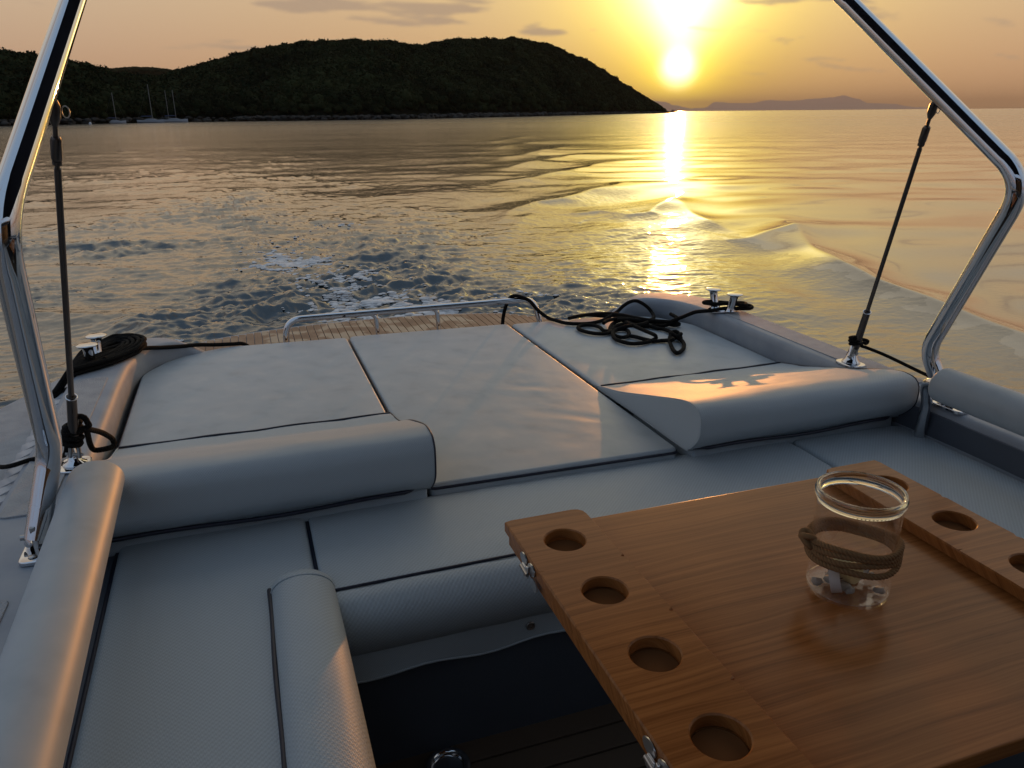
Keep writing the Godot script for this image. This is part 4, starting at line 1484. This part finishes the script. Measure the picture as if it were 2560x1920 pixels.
	part("cord", wire(xyz_list([2.0,-.772,-2.09, 2.027,-.771,-2.09, 2.050,-.775,-2.09, 2.070,-.783,-2.09, 2.062,-.792,-2.09, 2.042,-.782,-2.08, 2.028,-.792,-2.08, 2.045,-.798,-2.07, 2.08,-.815,-2.0, 2.12,-.845,-1.87, 2.15,-.865,-1.75, 2.3,-.98,-1.5]), 0.0058), M.rope, q)

# ------------------------------------------------------------------ the table and what stands on it
func uv_plan(m: ArrayMesh, ox: float, oz: float, scale: float) -> ArrayMesh:
	var a := m.surface_get_arrays(0)
	var v: PackedVector3Array = a[Mesh.ARRAY_VERTEX]
	var uv := PackedVector2Array()
	for p in v:
		uv.append(Vector2((p.x - ox) / scale + p.y * 0.7, (p.z - oz) / scale + p.y * 1.0))
	a[Mesh.ARRAY_TEX_UV] = uv
	var out := ArrayMesh.new()
	out.add_surface_from_arrays(Mesh.PRIMITIVE_TRIANGLES, a)
	return out

# a board with round holes: every hole has its own cell of the board
func leaf_mesh(x0: float, x1: float, z_far: float, z_near: float, y0: float, y1: float, holes: Array, hx: float, hr: float, round_side: float) -> ArrayMesh:
	var v := PackedVector3Array()
	var idx := PackedInt32Array()
	var o := outline([[x0, z_far, .026 if round_side < 0.0 else .006], [x1, z_far, .026 if round_side > 0.0 else .006], [x1, z_near, .026 if round_side > 0.0 else .006], [x0, z_near, .026 if round_side < 0.0 else .006]], 0.02)
	var n := 72
	var cuts := [z_far - 1.0]
	for i in holes.size() - 1:
		cuts.append((holes[i] + holes[i + 1]) / 2.0)
	cuts.append(z_near + 1.0)
	var quad := func(a: Vector3, b: Vector3, c: Vector3, d: Vector3) -> void:
		var k := v.size()
		v.append_array([a, b, c, d])
		idx.append_array([k, k + 1, k + 2, k, k + 2, k + 3])
	for h in holes.size():
		var c := Vector2(hx, holes[h])
		var rim := []
		var flat := []
		for k in n:
			var d := Vector2(cos(TAU * k / n), sin(TAU * k / n))
			# where the ray from the hole's centre leaves the outline or the cell
			var best := 9.0
			var on_edge := true
			for i in o.size():
				var hit = Geometry2D.segment_intersects_segment(c, c + d * 3.0, o[i], o[(i + 1) % o.size()])
				if hit != null:
					best = minf(best, c.distance_to(hit))
			for z in [cuts[h], cuts[h + 1]]:
				if absf(d.y) > 1e-6 and (z - c.y) / d.y > 0.0 and (z - c.y) / d.y < best:
					best = (z - c.y) / d.y
					on_edge = false
			rim.append(c + d * best)
			flat.append(0.0 if not on_edge else .0028)
		for k in n:
			var k2 := (k + 1) % n
			var d1 := Vector2(cos(TAU * k / n), sin(TAU * k / n))
			var d2 := Vector2(cos(TAU * k2 / n), sin(TAU * k2 / n))
			var b := .0022
			var a1 := c + d1 * (hr + b)
			var a2 := c + d2 * (hr + b)
			var i1 := c + d1 * hr
			var i2 := c + d2 * hr
			var r1: Vector2 = rim[k]
			var r2: Vector2 = rim[k2]
			var t1: Vector2 = r1 - d1 * flat[k]
			var t2: Vector2 = r2 - d2 * flat[k2]
			quad.call(V(a1.x, y1, a1.y), V(t1.x, y1, t1.y), V(t2.x, y1, t2.y), V(a2.x, y1, a2.y))
			quad.call(V(t1.x, y1, t1.y), V(r1.x, y1 - flat[k] * .9, r1.y), V(r2.x, y1 - flat[k2] * .9, r2.y), V(t2.x, y1, t2.y))
			quad.call(V(i1.x, y1 - b, i1.y), V(a1.x, y1, a1.y), V(a2.x, y1, a2.y), V(i2.x, y1 - b, i2.y))
			quad.call(V(i1.x, y0, i1.y), V(i1.x, y1 - b, i1.y), V(i2.x, y1 - b, i2.y), V(i2.x, y0, i2.y))
			quad.call(V(r1.x, y0, r1.y), V(i1.x, y0, i1.y), V(i2.x, y0, i2.y), V(r2.x, y0, r2.y))
			# outer wall only where the ray met the outline
			var mid := (r1 + r2) / 2.0
			if mid.y > cuts[h] + 1e-4 and mid.y < cuts[h + 1] - 1e-4 and not (absf(r1.y - r2.y) < 1e-6 and (absf(r1.y - cuts[h]) < 1e-4 or absf(r1.y - cuts[h + 1]) < 1e-4)):
				quad.call(V(r1.x, y1 - flat[k] * .9, r1.y), V(r1.x, y0, r1.y), V(r2.x, y0, r2.y), V(r2.x, y1 - flat[k2] * .9, r2.y))
	return finish(v, idx)

func make_table() -> void:
	var t := thing("cockpit_table", "varnished teak folding table with drink holes in both folded leaves", "table", V(.83, -1.47, -.85))
	var ym := -.742
	var top := part("table_top", uv_plan(pad(outline([[.404, -1.203, .006], [1.246, -1.192, .006], [1.246, -.508, .006], [.404, -.512, .006]], 0.1), ym - .023, ym, 0.003, 0.0, null, 0.0, 3), .3, -1.3, .95), M.wood, t)
	var holes := [-1.107, -.944, -.782, -.620]
	part("left_leaf", uv_plan(leaf_mesh(.397, .556, -1.207, -.515, ym + .0045, ym + .0235, holes, .4785, .0366, 1.0), .12, -1.22, .95), M.wood, t).set_meta("label", "left leaf folded over, with four drink holes")
	part("right_leaf", uv_plan(leaf_mesh(1.103, 1.245, -1.187, -.505, ym + .002, ym + .0225, [-1.085, -.925, -.765, -.605], 1.183, .0362, -1.0), .77, -1.18, .95), M.wood, t).set_meta("label", "right leaf folded over, with four drink holes")
	var bare := plain("shaded_teak", lin(.17, .072, .028), 1.0, 0.0, 0.1)  # matte dark brown discs: shade at the bottom of the holes, put into colour
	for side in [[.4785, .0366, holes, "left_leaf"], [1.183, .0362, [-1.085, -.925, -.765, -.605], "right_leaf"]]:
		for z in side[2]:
			part("recess_shade", lathe(V(side[0], ym + .0006, z), [[.0, .0], [side[1] - .0004, .0], [side[1] - .0004, .0012], [side[1] - .002, .0016], [.0, .0016]], 40), bare, t.get_node(side[3]))
	# hinges on the outer edge: two oval plates with a knuckle
	for z in [-1.075, -.628]:
		var hg := part("hinge", join([tube(PackedVector3Array([V(.3955, ym - .011, z - .010), V(.3935, ym - .011, z - .010)]), .0105, 14, false, PackedFloat32Array(), Vector2(1.5, 1.0)), tube(PackedVector3Array([V(.3955, ym + .012, z - .016), V(.3935, ym + .012, z - .016)]), .0105, 14, false, PackedFloat32Array(), Vector2(1.5, 1.0)), tube(PackedVector3Array([V(.3955, ym + .012, z + .022), V(.3935, ym + .012, z + .022)]), .0105, 14, false, PackedFloat32Array(), Vector2(1.5, 1.0)), tube(PackedVector3Array([V(.3955, ym - .011, z + .034), V(.3935, ym - .011, z + .034)]), .0105, 14, false, PackedFloat32Array(), Vector2(1.5, 1.0)),
			box(.3885, .3925, ym - .009, ym + .009, z - .012, z + .006, 0.0015), box(.3885, .3925, ym - .004, ym + .014, z + .009, z + .016, 0.0015)]), M.hinge, t)
		part("pin", tube(PackedVector3Array([V(.3885, ym + .001, z - .014), V(.3885, ym + .001, z + .018)]), .0035, 8), M.steel, hg)
	part("pedestal", lathe(V(.83, -1.47, -.85), [[.0, .0], [.11, .0], [.11, .01], [.05, .03], [.04, .05], [.04, .70], [.0, .70]], 24), M.steel, t)
	# --- the jar
	var c := V(.866, ym, -.842)
	var jar := thing("glass_jar", "clear glass candle jar wound with jute cord, standing on the teak table", "jar", c)
	var H := .183
	part("wall", lathe(c + Vector3(0, .0008, 0), [[.0625, .010], [.0638, .016], [.0638, H - .022], [.0600, H - .022], [.0598, .016], [.0590, .010]], 64, Vector3.UP, true), M.pane, jar)
	part("base", lathe(c + Vector3(0, .0008, 0), [[.0, .0], [.055, .0], [.0612, .0035], [.0625, .0095], [.0590, .0095], [.054, .0062], [.0, .0058]], 64), M.pane, jar)
	part("rim", lathe(c + Vector3(0, .0008, 0), [[.0598, H - .0215], [.0640, H - .0215], [.0648, H - .018], [.0672, H - .014], [.0680, H - .007], [.0662, H - .001], [.0635, H], [.0605, H - .003], [.0596, H - .012]], 64, Vector3.UP, true), M.glass, jar)
	rng.seed = 151
	for k in 4:
		var rings := []
		var h: float = [.096, .0885, .081, .072][k]
		var tilt: float = [.007, .006, .003, -.003][k]
		var ph0: float = [0.0, 1.1, 2.3, 0.4][k]
		var cord := []
		for i in 60:
			var a := TAU * i / 60
			cord.append(c + Vector3(.0676 * cos(a), h + tilt * sin(a - .6) + .003 * sin(a * 3.0 + ph0), .0676 * sin(a)))
		# three strands laid up
		for s in 3:
			var path := PackedVector3Array()
			for i in 240:
				var a := TAU * i / 240
				var w := a * 22.0 + TAU * s / 3.0
				var rr := .0676 + .0026 * cos(w)
				path.append(c + Vector3(rr * cos(a), h + tilt * sin(a - .6) + .003 * sin(a * 3.0 + ph0) + .0026 * sin(w), rr * sin(a)))
			rings.append(tube(path, .0028, 7, true))
		part("jute_cord", join(rings), M.jute, jar)
	var kn := c + Vector3(.074 * cos(3.5), .093, .074 * sin(3.5))
	var knot := []
	for i in 22:
		var a := TAU * i / 9.0
		knot.append(kn + Vector3(.010 * cos(a) * .8, .011 * sin(a * .7), .011 * sin(a)))
	part("knot", wire(knot, .0050, false, .004), M.jute, jar)
	# candle ends and pebbles on the bottom
	var floor_y := .0095
	var wax := plain("white_wax", lin(.75, .76, .74), 0.5)
	var yellow := plain("yellow_wax", lin(.70, .64, .36), 0.45)
	var cup := plain("tealight_cup", lin(.42, .42, .42), 0.45, 0.0)
	for k in 2:
		var p: Vector3 = c + [Vector3(-.032, floor_y + .021, .006), Vector3(.030, floor_y + .018, -.016)][k]
		var ax: Vector3 = [Vector3(.75, .25, .6), Vector3(-.5, .85, .45)][k].normalized()
		var tl := thing("tealight_candle", ["burnt tealight candle lying on its side at the left of the jar", "tilted tealight candle at the right of the jar"][k], "candle", p, "tealights inside the jar")
		part("cup", lathe(p - ax * .008, [[.0, .0], [.0205, .0], [.0212, .001], [.0212, .016], [.0206, .016], [.0203, .012], [.0, .012]], 24, ax), cup, tl)
		part("wax", lathe(p - ax * .008, [[.0, .0122], [.0201, .0122], [.0201, .0138], [.0, .0132]], 20, ax), wax, tl)
		part("wick", tube(PackedVector3Array([p + ax * .004, p + ax * .010 + Vector3(.002, .001, 0)]), .0009, 5), M.dark, tl)
	var p := c + Vector3(.003, floor_y + .019, -.012)
	var cd := thing("candle_stub", "short yellow candle stub lying in the middle of the jar", "candle", p)
	part("wax", lathe(p + Vector3(-.003, 0, -.018), [[.0, .0], [.0180, .001], [.0190, .004], [.0190, .036], [.0180, .039], [.0, .0385]], 24, Vector3(.25, .1, 1.0)), yellow, cd)
	var pebbles := []
	for k in 15:
		var a := rng.randf() * TAU
		var r := sqrt(rng.randf()) * .050
		var s := rng.randf_range(.008, .014)
		var q := Basis(Quaternion.from_euler(Vector3(rng.randf() * 6.0, rng.randf() * 6.0, 0.0))).scaled(Vector3(s, s * .6, s) * 1.6)
		var st := SurfaceTool.new()
		st.begin(Mesh.PRIMITIVE_TRIANGLES)
		st.append_from(rock_mesh(), 0, Transform3D(q, c + Vector3(r * cos(a), floor_y + s * .5, r * sin(a))))
		pebbles.append(st.commit())
	var pb := part("pebbles", join(pebbles), plain("grey_pebble", lin(.27, .27, .25), 0.7))
	pb.set_meta("kind", "stuff")
	pb.set_meta("label", "small grey pebbles and shell bits on the jar's bottom")
	pb.set_meta("category", "pebbles")

func _ready() -> void:
	make_light()
	make_materials()
	var fw: StandardMaterial3D = M.seat.duplicate()
	fw.resource_name = "fine_woven_vinyl"
	fw.uv1_scale = Vector3.ONE / 0.024
	fw.metallic_specular = 0.32
	fw.normal_scale = 0.55
	M.fine_weave = fw
	var rl: StandardMaterial3D = M.fine.duplicate()
	rl.resource_name = "roll_vinyl"
	rl.roughness = 0.48
	M.roll = rl
	M.worn_rod = plain("rod_steel", lin(.10, .09, .085), 0.32, 1.0)
	M.canvas = plain("navy_canvas", lin(.03, .035, .055), 0.85)
	M.sail_blue = plain("blue_canvas", lin(.03, .045, .10), 0.8)
	M.spar = plain("spar", lin(.13, .125, .115), 0.5)
	make_sea()
	make_land()
	make_isles()
	make_forest()
	make_foam()
	make_boat()
	cushions()
	frame_arch()
	canopy()
	side_rolls()
	stern_rail()
	stays()
	bollards()
	ropes()
	make_table()
	sailboat(-6.85, 282.0, 6.4, 9.0, 12.0, "small white yacht anchored alone, leftmost of the three")
	sailboat(-4.75, 286.0, 8.0, 11.6, -8.0, "white yacht with the tallest mast, between the two others")
	sailboat(-3.35, 296.0, 8.4, 10.2, 6.0, "white yacht with two masts, rightmost of the three", 10.0)
	var b := V(0, 0, 0)
	var a := deg_to_rad(-8.25)
	var bp := Vector3(258.0 * sin(a), 0.15, -258.0 * cos(a))
	var buoy := part("mooring_buoy", lathe(Vector3.ZERO, [[.0, -.35], [.3, -.2], [.42, .0], [.34, .25], [.12, .38], [.08, .5], [.0, .52]], 12), M.white)
	buoy.position = bp
	buoy.set_meta("label", "tiny white mooring buoy left of the yachts near the shore")
	buoy.set_meta("category", "buoy")
